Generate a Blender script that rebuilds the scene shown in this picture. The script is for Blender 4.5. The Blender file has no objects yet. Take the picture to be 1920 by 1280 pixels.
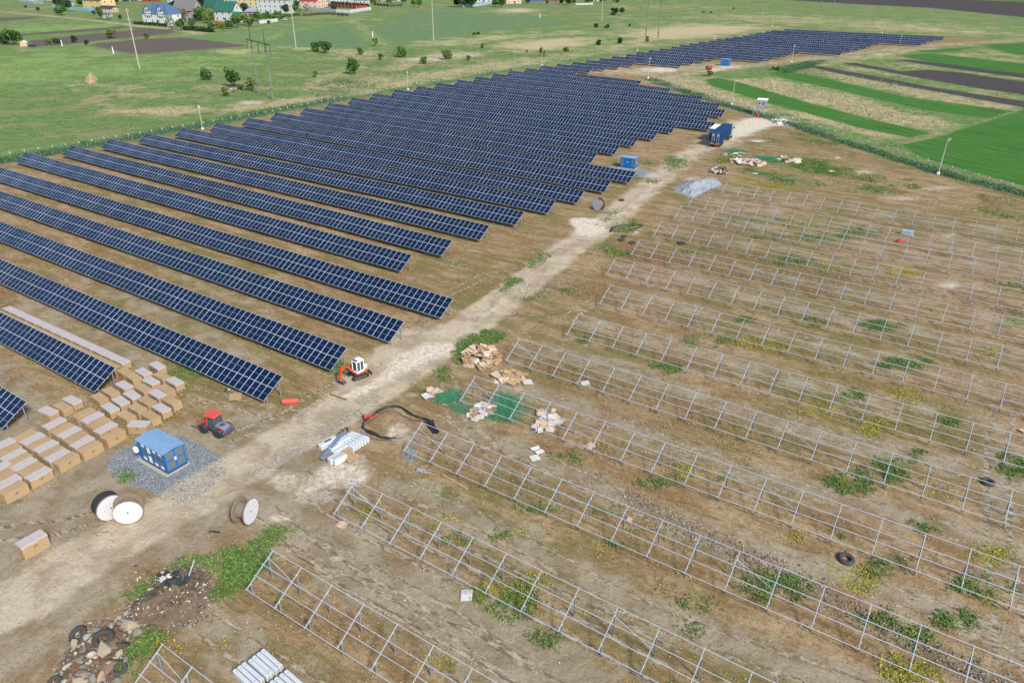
import bpy, math, random
import numpy as np
from mathutils import Matrix, Vector
random.seed(7)
SC = bpy.context.scene
COL = SC.collection
R_ = math.radians

# ------------------------------------------------------------------ camera
FPX, PITCH, ROLL, CAMH = 1372.69, R_(27.748), R_(0.198), 44.237
PSI, TILT, LEN, HL = R_(-33.387), R_(30.168), 3.469, 0.755
_F = np.array([0, math.cos(PITCH), -math.sin(PITCH)]); _X = np.array([1., 0, 0]); _U0 = np.cross(_X, _F)
_R = _X*math.cos(ROLL) + _U0*math.sin(ROLL); _U = -_X*math.sin(ROLL) + _U0*math.cos(ROLL)
CAM = np.array([0, 0, CAMH])
cd = bpy.data.cameras.new('camera'); cam = bpy.data.objects.new('camera', cd); COL.objects.link(cam)
cd.sensor_width = 36; cd.lens = FPX/1920*36; cd.clip_start = 0.5; cd.clip_end = 9000
M = Matrix.Identity(4)
for i in range(3):
    M[i][0] = _R[i]; M[i][1] = _U[i]; M[i][2] = -_F[i]; M[i][3] = CAM[i]
cam.matrix_world = M
SC.camera = cam

# ------------------------------------------------------------------ light
SUN_EL, SUN_AZ = R_(40), R_(146.5)          # azimuth clockwise from +Y: behind the camera, to the right
w = bpy.data.worlds.new('World'); SC.world = w; w.use_nodes = True
nt = w.node_tree; nt.nodes.clear()
sky = nt.nodes.new('ShaderNodeTexSky'); sky.sky_type = 'NISHITA'; sky.sun_disc = False
sky.sun_elevation = SUN_EL; sky.sun_rotation = SUN_AZ; sky.air_density = 1.0; sky.dust_density = 1.2; sky.ozone_density = 1.0
bg = nt.nodes.new('ShaderNodeBackground'); bg.inputs[1].default_value = 0.115
wo = nt.nodes.new('ShaderNodeOutputWorld')
nt.links.new(sky.outputs[0], bg.inputs[0]); nt.links.new(bg.outputs[0], wo.inputs[0])
sl = bpy.data.lights.new('sun', 'SUN'); sl.energy = 3.1; sl.angle = R_(9); sl.color = (1, .95, .87)
so = bpy.data.objects.new('sun', sl); COL.objects.link(so)
sd = Vector((math.sin(SUN_AZ)*math.cos(SUN_EL), math.cos(SUN_AZ)*math.cos(SUN_EL), math.sin(SUN_EL)))
so.rotation_euler = sd.to_track_quat('Z', 'Y').to_euler(); so.location = (60, -60, 80)
SC.view_settings.view_transform = 'Standard'; SC.view_settings.look = 'None'
SC.view_settings.exposure = 0.68; SC.view_settings.gamma = 1.0
try: SC.cycles.max_bounces = 5; SC.cycles.transparent_max_bounces = 8
except Exception: pass

# ------------------------------------------------------------------ helpers
D = np.array([math.cos(PSI), math.sin(PSI), 0]); N = np.array([-D[1], D[0], 0])   # along the rows / away across the rows
def at(u, v, z=0.0):
    q = _F*FPX + _R*(u-960) + _U*(640-v)
    return CAM + q*((z-CAM[2])/q[2])
def atv(u, v, z=0.0): return Vector(at(u, v, z))
def S2L(c): return c/12.92 if c <= .04045 else ((c+.055)/1.055)**2.4
GAIN = 1.5
def C(r, g, b, k=1.0):         # display colour (0..255) of a lit level surface -> base colour
    return tuple(min(.9, S2L(v/255)/GAIN*k) for v in (r, g, b)) + (1,)
MATS = {}
def mat(name, col, rough=.75, metal=0., var=.12, scale=3., spec=.3, bump=0., var2=0., scale2=.4):
    if name in MATS: return MATS[name]
    m = bpy.data.materials.new(name); m.use_nodes = True; t = m.node_tree; b = t.nodes['Principled BSDF']
    b.inputs['Roughness'].default_value = rough; b.inputs['Metallic'].default_value = metal
    b.inputs['Specular IOR Level'].default_value = spec
    tc = t.nodes.new('ShaderNodeTexCoord'); n = t.nodes.new('ShaderNodeTexNoise')
    n.inputs['Scale'].default_value = scale; n.inputs['Detail'].default_value = 5
    t.links.new(tc.outputs['Object'], n.inputs['Vector'])
    mx = t.nodes.new('ShaderNodeMix'); mx.data_type = 'RGBA'
    mx.inputs[6].default_value = tuple(c*(1-var) for c in col[:3])+(1,); mx.inputs[7].default_value = tuple(min(1, c*(1+var)) for c in col[:3])+(1,)
    t.links.new(n.outputs['Fac'], mx.inputs[0]); last = mx.outputs[2]
    if var2:
        n2 = t.nodes.new('ShaderNodeTexNoise'); n2.inputs['Scale'].default_value = scale2; n2.inputs['Detail'].default_value = 4
        ge = t.nodes.new('ShaderNodeNewGeometry'); t.links.new(ge.outputs['Position'], n2.inputs['Vector'])
        mr = t.nodes.new('ShaderNodeMapRange'); mr.inputs[1].default_value = .3; mr.inputs[2].default_value = .7
        mr.inputs[3].default_value = 1-var2; mr.inputs[4].default_value = 1+var2
        t.links.new(n2.outputs['Fac'], mr.inputs[0])
        hs = t.nodes.new('ShaderNodeHueSaturation'); t.links.new(mr.outputs[0], hs.inputs['Value']); t.links.new(last, hs.inputs['Color']); last = hs.outputs[0]
    t.links.new(last, b.inputs['Base Color'])
    if bump:
        bp = t.nodes.new('ShaderNodeBump'); bp.inputs['Strength'].default_value = .6; bp.inputs['Distance'].default_value = bump
        t.links.new(n.outputs['Fac'], bp.inputs['Height']); t.links.new(bp.outputs[0], b.inputs['Normal'])
    MATS[name] = m; return m

class MB:
    """collects shapes and links them as one mesh object"""
    def __init__(s): s.v = []; s.f = []; s.m = []; s.mats = []
    def mi(s, m):
        if m not in s.mats: s.mats.append(m)
        return s.mats.index(m)
    def add(s, vs, fs, m, X=None):
        o = len(s.v); k = s.mi(m)
        if X is not None: vs = [X @ Vector(v) for v in vs]
        s.v += [tuple(v) for v in vs]; s.f += [tuple(i+o for i in f) for f in fs]; s.m += [k]*len(fs)
    def box(s, c, d, m, rz=0, X=None, rot=None):
        h = [x/2 for x in d]
        vs = [Vector((sx*h[0], sy*h[1], sz*h[2])) for sx in (-1, 1) for sy in (-1, 1) for sz in (-1, 1)]
        T = Matrix.Translation(c) @ (rot.to_4x4() if rot is not None else Matrix.Rotation(rz, 4, 'Z'))
        if X is not None: T = X @ T
        s.add([T @ v for v in vs], [(0, 1, 3, 2), (4, 6, 7, 5), (0, 4, 5, 1), (2, 3, 7, 6), (0, 2, 6, 4), (1, 5, 7, 3)], m)
    def bevbox(s, c, d, m, bev=.04, rz=0, X=None):      # box with bevelled vertical and top edges
        x, y, z = [k/2 for k in d]; b = min(bev, x*.9, y*.9, z*.9)
        def ring(ix, iy, zz): return [(-ix+b, -iy, zz), (ix-b, -iy, zz), (ix, -iy+b, zz), (ix, iy-b, zz), (ix-b, iy, zz), (-ix+b, iy, zz), (-ix, iy-b, zz), (-ix, -iy+b, zz)]
        vs = ring(x, y, -z) + ring(x, y, z-b) + ring(x-b, y-b, z)
        fs = [tuple(range(7, -1, -1)), tuple(range(16, 24))]
        for r in (0, 8):
            for i in range(8): j = (i+1) % 8; fs.append((r+i, r+j, r+8+j, r+8+i))
        T = Matrix.Translation(c) @ Matrix.Rotation(rz, 4, 'Z')
        if X is not None: T = X @ T
        s.add([T @ Vector(v) for v in vs], fs, m)
    def tube(s, p, q, r, m, n=8, r2=None, X=None, cap=True):
        p = Vector(p); q = Vector(q); a = (q-p)
        if a.length < 1e-6: return
        R = a.normalized().to_track_quat('Z', 'Y').to_matrix(); r2 = r if r2 is None else r2
        vs = []
        for c, rr in ((p, r), (q, r2)):
            for i in range(n): t = 2*math.pi*i/n; vs.append(c + R @ Vector((rr*math.cos(t), rr*math.sin(t), 0)))
        fs = [(i, (i+1) % n, n+(i+1) % n, n+i) for i in range(n)]
        if cap: fs += [tuple(range(n-1, -1, -1)), tuple(range(n, 2*n))]
        s.add(vs, fs, m, X)
    def bar(s, p, q, wd, ht, m, X=None):
        p = Vector(p); q = Vector(q); a = q-p; L = a.length; a.normalize()
        up = Vector((0, 0, 1)); side = a.cross(up)
        if side.length < 1e-3: side = Vector((1, 0, 0))
        side.normalize(); u = side.cross(a)
        vs = [c + side*sx*wd/2 + u*sz*ht/2 for c in (p, q) for sx, sz in ((-1, -1), (1, -1), (1, 1), (-1, 1))]
        s.add(vs, [(0, 3, 2, 1), (4, 5, 6, 7)] + [(i, (i+1) % 4, 4+(i+1) % 4, 4+i) for i in range(4)], m, X)
    def lathe(s, prof, m, n=20, X=None, cap=True):     # prof: (r, z)
        vs = []; fs = []
        for r, z in prof:
            for i in range(n): t = 2*math.pi*i/n; vs.append((r*math.cos(t), r*math.sin(t), z))
        for k in range(len(prof)-1):
            for i in range(n): j = (i+1) % n; fs.append((k*n+i, k*n+j, (k+1)*n+j, (k+1)*n+i))
        if cap: fs.append(tuple(range(n-1, -1, -1))); o = (len(prof)-1)*n; fs.append(tuple(range(o, o+n)))
        s.add(vs, fs, m, X)
    def prism(s, poly, y0, y1, m, X=None):   # polygon in xz, extruded along y
        n = len(poly); vs = [(x, y0, z) for x, z in poly] + [(x, y1, z) for x, z in poly]
        fs = [tuple(range(n)), tuple(range(2*n-1, n-1, -1))] + [(i, n+i, n+(i+1) % n, (i+1) % n) for i in range(n)]
        s.add(vs, fs, m, X)
    def mesh(s, name):
        me = bpy.data.meshes.new(name); me.from_pydata(s.v, [], s.f)
        for m in s.mats: me.materials.append(m)
        me.polygons.foreach_set('material_index', s.m); me.update(); return me
    def build(s, name, parent=None, loc=None, rz=0):
        return link(name, s.mesh(name), parent, loc, rz)
def link(name, me, parent=None, loc=None, rz=0):
    o = bpy.data.objects.new(name, me); COL.objects.link(o)
    if parent: o.parent = parent
    if loc is not None: o.location = loc
    if rz: o.rotation_euler.z = rz
    return o
def smooth(o):
    o.data.polygons.foreach_set('use_smooth', [True]*len(o.data.polygons)); return o
def tag(o, label=None, cat=None, group=None, kind=None):
    if label: o['label'] = label
    if cat: o['category'] = cat
    if group: o['group'] = group
    if kind: o['kind'] = kind
    return o
def thing(name, label, cat, loc, rz=0, group=None):
    o = bpy.data.objects.new(name, None); COL.objects.link(o); o.empty_display_size = .3
    o.location = loc; o.rotation_euler = (0, 0, rz); return tag(o, label, cat, group)
ORD = ['first', 'second', 'third', 'fourth', 'fifth', 'sixth', 'seventh', 'eighth', 'ninth', 'tenth', 'eleventh', 'twelfth', 'thirteenth', 'fourteenth', 'fifteenth', 'sixteenth', 'seventeenth', 'eighteenth', 'nineteenth']
def ordn(i):
    if i < 19: return ORD[i]
    T = {2: 'twent', 3: 'thirt', 4: 'fort', 5: 'fift', 6: 'sixt', 7: 'sevent', 8: 'eight', 9: 'ninet'}; k = i+1
    return T[k//10]+'ieth' if k % 10 == 0 else T[k//10]+'y-'+ORD[k % 10-1]

# ------------------------------------------------------------------ ground
rows_y = 16*np.exp(np.arange(0, 900)*0.00625); rows_y = rows_y[rows_y < 4200]
t = np.linspace(-1, 1, 860)
GX = (t[None, :]*(1.25*rows_y[:, None]+40)); GY = np.repeat(rows_y[:, None], len(t), 1)
nr, nc = GX.shape
dist = np.hypot(GX, GY)
fscale = np.maximum(.6, dist**2/16000.)
def poly(pts): return np.array([at(*p)[:2] for p in pts])
def sdf(P, f0):
    """signed distance -> soft mask over the ground's vertices"""
    out = np.zeros(GX.shape, np.float32)
    lo = P.min(0); hi = P.max(0); pad = 40+f0*4
    m = (GX > lo[0]-pad) & (GX < hi[0]+pad) & (GY > lo[1]-pad) & (GY < hi[1]+pad)
    if not m.any(): return out
    x = GX[m]; y = GY[m]; d2 = np.full(x.shape, 1e12); ins = np.zeros(x.shape, bool)
    for i in range(len(P)):
        a = P[i]; b = P[(i+1) % len(P)]; e = b-a; L = e@e+1e-9
        tt = np.clip(((x-a[0])*e[0]+(y-a[1])*e[1])/L, 0, 1)
        d2 = np.minimum(d2, (x-a[0]-tt*e[0])**2+(y-a[1]-tt*e[1])**2)
        c = ((a[1] > y) != (b[1] > y)); xi = a[0]+(y-a[1])/(b[1]-a[1]+1e-12)*e[0]; ins ^= (c & (x < xi))
    sd_ = np.sqrt(d2)*np.where(ins, -1, 1)
    out[m] = np.clip(.5-sd_/(f0*fscale[m]), 0, 1); return out
def line(pts, w0, f0, w1=None):
    P = poly(pts); out = np.zeros(GX.shape, np.float32); n = len(P)-1
    lo = P.min(0)-60; hi = P.max(0)+60
    m = (GX > lo[0]) & (GX < hi[0]) & (GY > lo[1]) & (GY < hi[1]); x = GX[m]; y = GY[m]; best = np.full(x.shape, 1e9)
    for i in range(n):
        a = P[i]; e = P[i+1]-a; L = e@e+1e-9; tt = np.clip(((x-a[0])*e[0]+(y-a[1])*e[1])/L, 0, 1)
        wd = w0 if w1 is None else w0+(w1-w0)*(i+tt)/n
        best = np.minimum(best, np.hypot(x-a[0]-tt*e[0], y-a[1]-tt*e[1])-wd)
    out[m] = np.clip(.5-best/(f0*fscale[m]), 0, 1); return out
def ell(cx, cy, rx, ry, f0=2., k=1., tilt=0):
    c, s = math.cos(R_(tilt)), math.sin(R_(tilt))
    P = [(cx+rx*math.cos(a)*c-ry*math.sin(a)*s, cy+rx*math.cos(a)*s+ry*math.sin(a)*c) for a in np.linspace(0, 2*math.pi, 14)[:-1]]
    return sdf(poly(P), f0)*k
LAY = {}
def put(name, m): LAY[name] = np.maximum(LAY.get(name, np.zeros(GX.shape, np.float32)), m)
SITE = [(-1500, 560), (-400, 372), (0, 308), (95, 290), (180, 276), (260, 262), (330, 250), (400, 238), (460, 227), (510, 214), (560, 205), (620, 195), (660, 185), (760, 170), (900, 147), (1000, 131), (1100, 116), (1200, 99), (1330, 77), (1440, 60), (1480, 54), (1620, 62), (1775, 70), (1900, 76), (1760, 88), (1640, 96), (1570, 108), (1450, 121), (1370, 129), (1300, 137), (1235, 147), (1222, 152), (1270, 170), (1340, 195), (1420, 222), (1475, 232), (1520, 247), (1600, 277), (1680, 303), (1760, 328), (1850, 352), (1930, 372), (2400, 500), (4000, 1200), (4000, 3200), (-3000, 3200)]
site = sdf(poly(SITE), 1.5)
LAY['meadow'] = 1-site
# dirt road
put('road', line([(-160, 1215), (60, 1110), (200, 1020), (330, 950), (430, 890), (530, 830), (640, 768), (740, 705), (830, 648), (905, 590), (985, 530), (1070, 463), (1130, 425), (1190, 372), (1240, 330), (1290, 292), (1330, 270), (1350, 255), (1380, 232)], 3.0, 2.6, 3.0)*.95)
put('road', sdf(poly([(690, 668), (745, 622), (800, 610), (880, 600), (870, 640), (800, 690), (720, 730), (660, 760), (600, 760), (640, 700)]), 5)*.8)
put('road', line([(1220, 152), (1330, 131), (1450, 118), (1600, 101), (1700, 88), (1950, 74), (2300, 62)], 3.0, 2.2)*.8)
put('road', sdf(poly([(1030, 130), (1130, 127), (1260, 122), (1330, 116), (1430, 112), (1380, 126), (1230, 146), (1110, 140)]), 3)*.6)
put('road', line([(1345, 268), (1400, 232), (1450, 224)], 6, 3)*.8)
put('road', line([(655, 36), (690, 62), (722, 86)], .6, .6)*.8); put('road', line([(662, 35), (712, 72), (735, 88)], .5, .6)*.7)
put('road', line([(-60, 20), (20, 24), (100, 31), (170, 38), (250, 48), (330, 56), (372, 63)], 1.9, .5))
put('road', line([(0, 24), (60, 17), (110, 12), (150, 11)], 1.6, .8)*.8)
for a in [(760, 655, 60, 12), (370, 62, 10, 3)]: put('road', ell(*a))
# white chalk / sand
put('chalk', sdf(poly([(1066, 410), (1090, 408), (1122, 410), (1128, 422), (1140, 432), (1110, 445), (1085, 440), (1076, 425)]), 1.6))
put('chalk', sdf(poly([(1372, 238), (1392, 224), (1432, 220), (1480, 226), (1478, 234), (1440, 238), (1408, 250), (1375, 262), (1366, 256)]), 1.6))
put('chalk', sdf(poly([(742, 668), (790, 645), (856, 640), (858, 655), (800, 682), (735, 712), (702, 728), (690, 722)]), 4)*.85)
put('chalk', line([(700, 722), (655, 742)], .9, 1.6)*.8)
put('chalk', line([(1130, 428), (1190, 380), (1240, 335)], .7, 2)*.6)
put('chalk', line([(740, 700), (860, 630), (985, 532)], .6, 2)*.45)
for cx, cy, rx, ry, k in [(640, 890, 55, 26, .62), (750, 812, 28, 22, .55), (672, 858, 24, 12, .5), (525, 970, 18, 6, .8), (628, 1047, 12, 4, .8), (560, 905, 60, 22, .5), (585, 930, 50, 20, .4), (1468, 228, 16, 5, .9), (1237, 131, 26, 4, 1), (1365, 126, 26, 4, .8), (1340, 131, 16, 3, .9), (1300, 335, 18, 4, .5), (1420, 264, 12, 2, .9), (1780, 535, 22, 5, .7), (1780, 440, 14, 5, .6), (1620, 322, 22, 4, .6), (1755, 352, 40, 5, .5), (1700, 372, 70, 5, .4), (775, 740, 14, 5, .5), (1193, 436, 7, 3, .7), (780, 625, 80, 10, .3), (900, 108, 0, 0, 0), (970, 20, 26, 3, .9), (855, 104, 55, 4, .7), (800, 112, 50, 4, .7), (470, 192, 24, 3, .8), (548, 187, 30, 3, .5), (388, 128, 5, 1, .8)]:
    if k: put('chalk', ell(cx, cy, rx, ry, 1.8, k))
# gravel
put('gravel', sdf(poly([(198, 868), (225, 842), (262, 830), (330, 815), (372, 830), (412, 855), (427, 882), (400, 915), (372, 932), (346, 949), (318, 938), (280, 920), (235, 902), (208, 885)]), 1.3))
put('gravel', line([(470, 890), (560, 842), (640, 790), (700, 748)], 1.2, 3, .8)*.75)
put('gravel', sdf(poly([(1100, 318), (1150, 312), (1190, 314), (1252, 326), (1235, 336), (1200, 332), (1170, 322)]), 1.2))
put('gravel', line([(1475, 236), (1420, 220), (1380, 203), (1320, 182), (1262, 162), (1225, 152)], 1.8, 1.6)*.85)
put('gravel', sdf(poly([(1262, 352), (1285, 342), (1340, 335), (1352, 348), (1320, 360), (1300, 372), (1270, 362)]), 1.2))
put('gravel', sdf(poly([(640, 820), (688, 800), (690, 830), (660, 850)]), 1.5)*.7); put('gravel', ell(768, 850, 14, 18, 1.2, .7))
put('gravel', sdf(poly([(1480, 122), (1620, 103), (1690, 92), (1740, 88), (1560, 104), (1500, 112)]), 1.4)*.55)
put('gravel', sdf(poly([(1000, 432), (1060, 420), (1100, 445), (1060, 470), (985, 470)]), 4)*.3)
# green grass inside the site
G1 = [([(215, 1122), (262, 1088), (320, 1062), (375, 1042), (440, 1032), (497, 1040), (492, 1060), (470, 1090), (452, 1112), (425, 1120), (404, 1142), (388, 1132), (385, 1105), (418, 1078), (370, 1058), (320, 1070), (290, 1095), (250, 1116)], .95),
      ([(250, 1190), (288, 1178), (300, 1190), (278, 1222), (250, 1255), (205, 1285), (190, 1285), (225, 1230)], .9),
      ([(492, 998), (520, 985), (548, 1000), (530, 1012), (505, 1008)], .8), ([(468, 1020), (495, 1016), (510, 1024), (490, 1032)], .9),
      ([(855, 662), (868, 640), (905, 622), (945, 628), (925, 640), (890, 646), (872, 660), (862, 680)], .95),
      ([(325, 690), (345, 684), (375, 700), (360, 716), (335, 708)], .9), ([(615, 680), (640, 690), (632, 702), (610, 700)], .9),
      ([(1255, 300), (1275, 288), (1298, 290), (1280, 306), (1258, 318)], .9),
      ([(1113, 412), (1150, 392), (1160, 392), (1135, 412), (1118, 420)], .8), ([(1148, 428), (1190, 414), (1210, 424), (1180, 434), (1150, 434)], .85),
      ([(1110, 462), (1140, 450), (1160, 466), (1188, 478), (1150, 480)], .85), ([(985, 495), (1020, 475), (1030, 478), (1000, 500)], .8), ([(935, 540), (965, 520), (975, 524), (945, 542)], .7),
      ([(1350, 300), (1385, 288), (1360, 312), (1318, 308)], .8), ([(1440, 300), (1500, 298), (1560, 306), (1590, 318), (1560, 334), (1500, 322), (1450, 312)], .95),
      ([(1390, 318), (1440, 318), (1500, 330), (1540, 345), (1480, 346), (1420, 332)], .85), ([(1500, 252), (1540, 262), (1560, 272), (1520, 266)], .8),
      ([(1580, 342), (1640, 348), (1690, 362), (1640, 366), (1590, 352)], .7), ([(1655, 335), (1700, 340), (1715, 352), (1670, 348)], .8), ([(1600, 330), (1640, 330), (1640, 340), (1605, 338)], .7),
      ([(1850, 392), (1900, 400), (1930, 412), (1880, 406)], .9), ([(1845, 368), (1890, 376), (1880, 384), (1850, 376)], .7),
      ([(1415, 270), (1450, 262), (1470, 272), (1430, 278)], .5), ([(1560, 270), (1600, 284), (1590, 290), (1560, 280)], .5), ([(1130, 482), (1180, 470), (1190, 478)], .5)]
for P, k in G1: put('green', sdf(poly(P), 3.6)*k)
for cx, cy, rx, ry, k in [(232, 892, 14, 10, .7), (960, 1130, 40, 26, .8), (900, 1120, 30, 15, .5), (858, 494, 22, 7, .8), (1540, 445, 50, 8, .85), (1600, 435, 50, 8, .6), (1430, 412, 90, 7, .6), (1110, 640, 30, 8, .5), (1255, 690, 28, 8, .8), (1395, 600, 20, 6, .6), (1520, 605, 25, 8, .7), (1600, 740, 16, 10, .9), (1780, 790, 16, 7, .9), (1670, 880, 80, 20, .6), (1600, 905, 60, 20, .6), (1740, 980, 30, 20, .5), (1660, 1060, 40, 20, .6), (1700, 1195, 40, 16, .8), (1640, 1160, 40, 14, .5), (1450, 1100, 70, 30, .55), (1230, 905, 40, 10, .4), (940, 1010, 18, 8, .8), (1160, 1020, 12, 8, .6), (1300, 1180, 26, 12, .5), (1020, 1200, 40, 20, .4), (1900, 870, 30, 20, .7), (1905, 600, 30, 20, .8), (1890, 540, 40, 10, .6), (840, 930, 18, 9, .6), (1560, 1005, 14, 6, .8), (1720, 850, 14, 5, .7), (1350, 900, 40, 12, .3), (1060, 860, 40, 14, .4), (1010, 950, 40, 14, .4), (1180, 330, 20, 8, .7), (1430, 445, 40, 6, .5), (1450, 490, 90, 12, .5), (1300, 470, 50, 6, .6), (860, 1010, 40, 12, .4), (300, 910, 6, 3, 0), (1860, 475, 50, 8, .7), (1790, 460, 40, 7, .6), (1330, 640, 60, 16, .3), (1650, 610, 40, 10, .6), (1690, 680, 60, 14, .5), (1850, 1100, 60, 20, .6), (1790, 1160, 40, 16, .7), (1210, 306, 12, 5, .7), (1225, 338, 10, 5, .8), (1020, 400, 16, 5, .6), (1060, 545, 20, 5, .4), (1000, 560, 30, 6, .3), (800, 735, 25, 9, .3), (830, 700, 14, 14, .5), (835, 760, 30, 8, .2), (695, 130, 0, 0, 0), (640, 300, 0, 0, 0), (1310, 1130, 50, 26, .3), (1240, 1100, 30, 16, .4), (700, 1060, 40, 14, .2), (1130, 955, 30, 10, .4)]:
    if k: put('green', ell(cx, cy, rx, ry, 3.0, k*.85))
# yellow flowering weeds
for cx, cy, rx, ry, k in [(940, 1110, 60, 30, .6), (1000, 1090, 30, 20, .6), (1640, 800, 30, 16, .7), (1540, 765, 40, 14, .7), (1860, 1040, 40, 18, .8), (1610, 1090, 40, 24, .8), (1700, 1260, 60, 30, .8), (1560, 1060, 30, 20, .6), (1450, 650, 50, 12, .6), (1400, 640, 50, 12, .5), (1690, 510, 40, 10, .7), (1560, 500, 30, 8, .5), (1300, 880, 40, 20, .5), (1130, 830, 20, 8, .5), (1200, 1000, 30, 16, .4), (680, 960, 30, 16, .6), (440, 1200, 30, 14, .5), (300, 1210, 34, 14, .6), (120, 690, 20, 10, .7), (60, 680, 16, 10, .5), (840, 975, 30, 10, .5), (960, 1000, 24, 10, .5), (1500, 1010, 20, 10, .6), (1850, 660, 30, 10, .5), (1500, 420, 60, 8, .5), (1450, 350, 40, 6, .6), (1390, 340, 30, 5, .6), (550, 440, 20, 5, 0), (820, 1240, 40, 20, .5), (1230, 1180, 30, 12, .4), (500, 1180, 20, 10, .3), (1400, 470, 40, 8, .5), (1920, 560, 30, 10, .4), (1880, 1120, 40, 20, .6), (1580, 330, 30, 5, .3), (1760, 580, 40, 10, .4), (1700, 740, 40, 16, .5), (1130, 1030, 24, 12, .4), (1380, 800, 26, 10, .4), (1340, 730, 24, 10, .4), (1760, 925, 30, 12, .5)]:
    if k: put('yellow', ell(cx, cy, rx, ry, 3.5, k))
# greener soil in the site corner and bare orange soil
put('orange', sdf(poly([(1110, 450), (1260, 455), (1420, 470), (1600, 520), (1560, 560), (1300, 500), (1150, 490)]), 6)*.9)
for cx, cy, rx, ry, k in [(900, 540, 60, 20, .7), (700, 560, 80, 25, .5), (1130, 545, 80, 20, .7), (1060, 690, 60, 20, .7), (1100, 900, 160, 40, .6), (1000, 900, 80, 30, .6), (1200, 950, 90, 40, .6), (960, 420, 60, 16, .6), (560, 640, 60, 20, .6), (360, 720, 60, 20, .4), (1300, 1060, 120, 40, .5), (620, 1180, 120, 40, .7), (500, 1210, 60, 40, .6), (1350, 440, 80, 20, .6), (800, 1060, 60, 30, .5), (300, 1220, 30, 30, .5), (980, 460, 60, 20, .4), (1300, 310, 50, 12, .4), (1640, 300, 80, 14, .4), (1800, 400, 100, 20, .4), (1480, 262, 60, 12, .6), (1340, 800, 200, 60, .4), (1150, 730, 160, 50, .4)]:
    put('orange', ell(cx, cy, rx, ry, 8., k))
# compacted grey ground: wheel tracks between the racks, work yard at bottom left
sG = GX*D[0]+GY*D[1]; nG = GX*N[0]+GY*N[1]
RACKN = [15.9, 26.1, 36.1, 46.6, 57.1, 67.6, 77.7, 88.7, 98.8, 108.8, 119.5, 130.5, 140.5, 151.7]
trk = np.zeros(GX.shape, np.float32)
wob = np.sin(sG*.21+1)*.5+np.sin(sG*.083)*.8
for i, rn in enumerate(RACKN):
    c = rn+4.1; base = np.clip(.5-(np.abs(nG-c-wob)-1.9)/2.4, 0, 1)*np.clip((sG+46)/7, 0, 1)*site
    lanes = .75+.25*np.cos((nG-c-wob)*math.pi/.95)
    trk = np.maximum(trk, base*lanes*(.9 if i < 6 else .5))
put('grey', trk)
put('grey', sdf(poly([(-600, 900), (0, 640), (60, 720), (250, 820), (470, 760), (560, 790), (640, 800), (700, 900), (640, 980), (480, 1030), (330, 1060), (200, 1180), (90, 1300), (-200, 1300)]), 8)*.75)
put('grey', sdf(poly([(0, 560), (120, 560), (250, 640), (330, 690), (250, 700), (100, 620), (0, 600)]), 6)*.6)
put('grey', sdf(poly([(100, 500), (250, 545), (420, 620), (500, 680), (430, 690), (330, 620), (180, 560)]), 5)*.6)
put('grey', sdf(poly([(230, 455), (340, 505), (500, 565), (560, 600), (500, 600), (330, 530)]), 5)*.5)
put('grey', line([(600, 980), (700, 1080), (900, 1180), (1100, 1290)], 3.2, 5)*.8)
put('grey', sdf(poly([(1840, 840), (1900, 840), (1930, 1120), (1850, 1100)]), 4)*.6)
# dark debris soil
put('dark', sdf(poly([(215, 1160), (262, 1110), (300, 1068), (345, 1045), (392, 1062), (405, 1120), (380, 1165), (330, 1182), (290, 1178), (250, 1182)]), 2)*.9)
put('dark', sdf(poly([(90, 1290), (130, 1190), (190, 1165), (250, 1180), (220, 1240), (180, 1300)]), 2)*.9)
put('dark', line([(1180, 930), (1300, 1000), (1450, 1060), (1560, 1120), (1700, 1200), (1880, 1280)], 1.3, 4)*.62)
put('dark', line([(1380, 470), (1500, 500), (1640, 530), (1800, 560), (1900, 590)], 1.0, 3)*.5)
put('dark', line([(790, 805), (900, 850), (1000, 905)], .6, 3)*.4)
for cx, cy, rx, ry, k in [(385, 757, 14, 4, .7), (1250, 850, 60, 10, .4), (860, 945, 30, 6, .5), (990, 545, 60, 16, .4), (1060, 530, 50, 10, .35), (18, 930, 30, 20, .6), (1350, 322, 12, 4, .6), (430, 170, 10, 3, .6), (275, 135, 18, 1.5, .8), (215, 162, 12, 1.5, .8), (187, 179, 4, 2, .8), (440, 172, 14, 4, .6), (148, 154, 14, 1.2, .6)]:
    put('dark', ell(cx, cy, rx, ry, 2., k))
# damp green strip along the fences
put('lush', line([(-300, 352), (0, 303), (170, 271), (330, 243), (480, 214), (640, 184)], 3.4, 3.)*.9)
put('lush', line([(640, 188), (800, 160), (960, 131)], 1.6, 2.)*.7)
put('lush', line([(1222, 150), (1340, 190), (1425, 216), (1500, 238), (1600, 272), (1760, 322), (1925, 364), (2300, 462)], 2.2, 1.6))
put('lush', sdf(poly([(1450, 130), (1480, 122), (1520, 115), (1545, 114), (1530, 124), (1500, 132), (1470, 138)]), 1.2)*.9)
put('lush', sdf(poly([(560, 152), (640, 140), (700, 150), (760, 158), (640, 182), (560, 190)]), 3)*.4)
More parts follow.
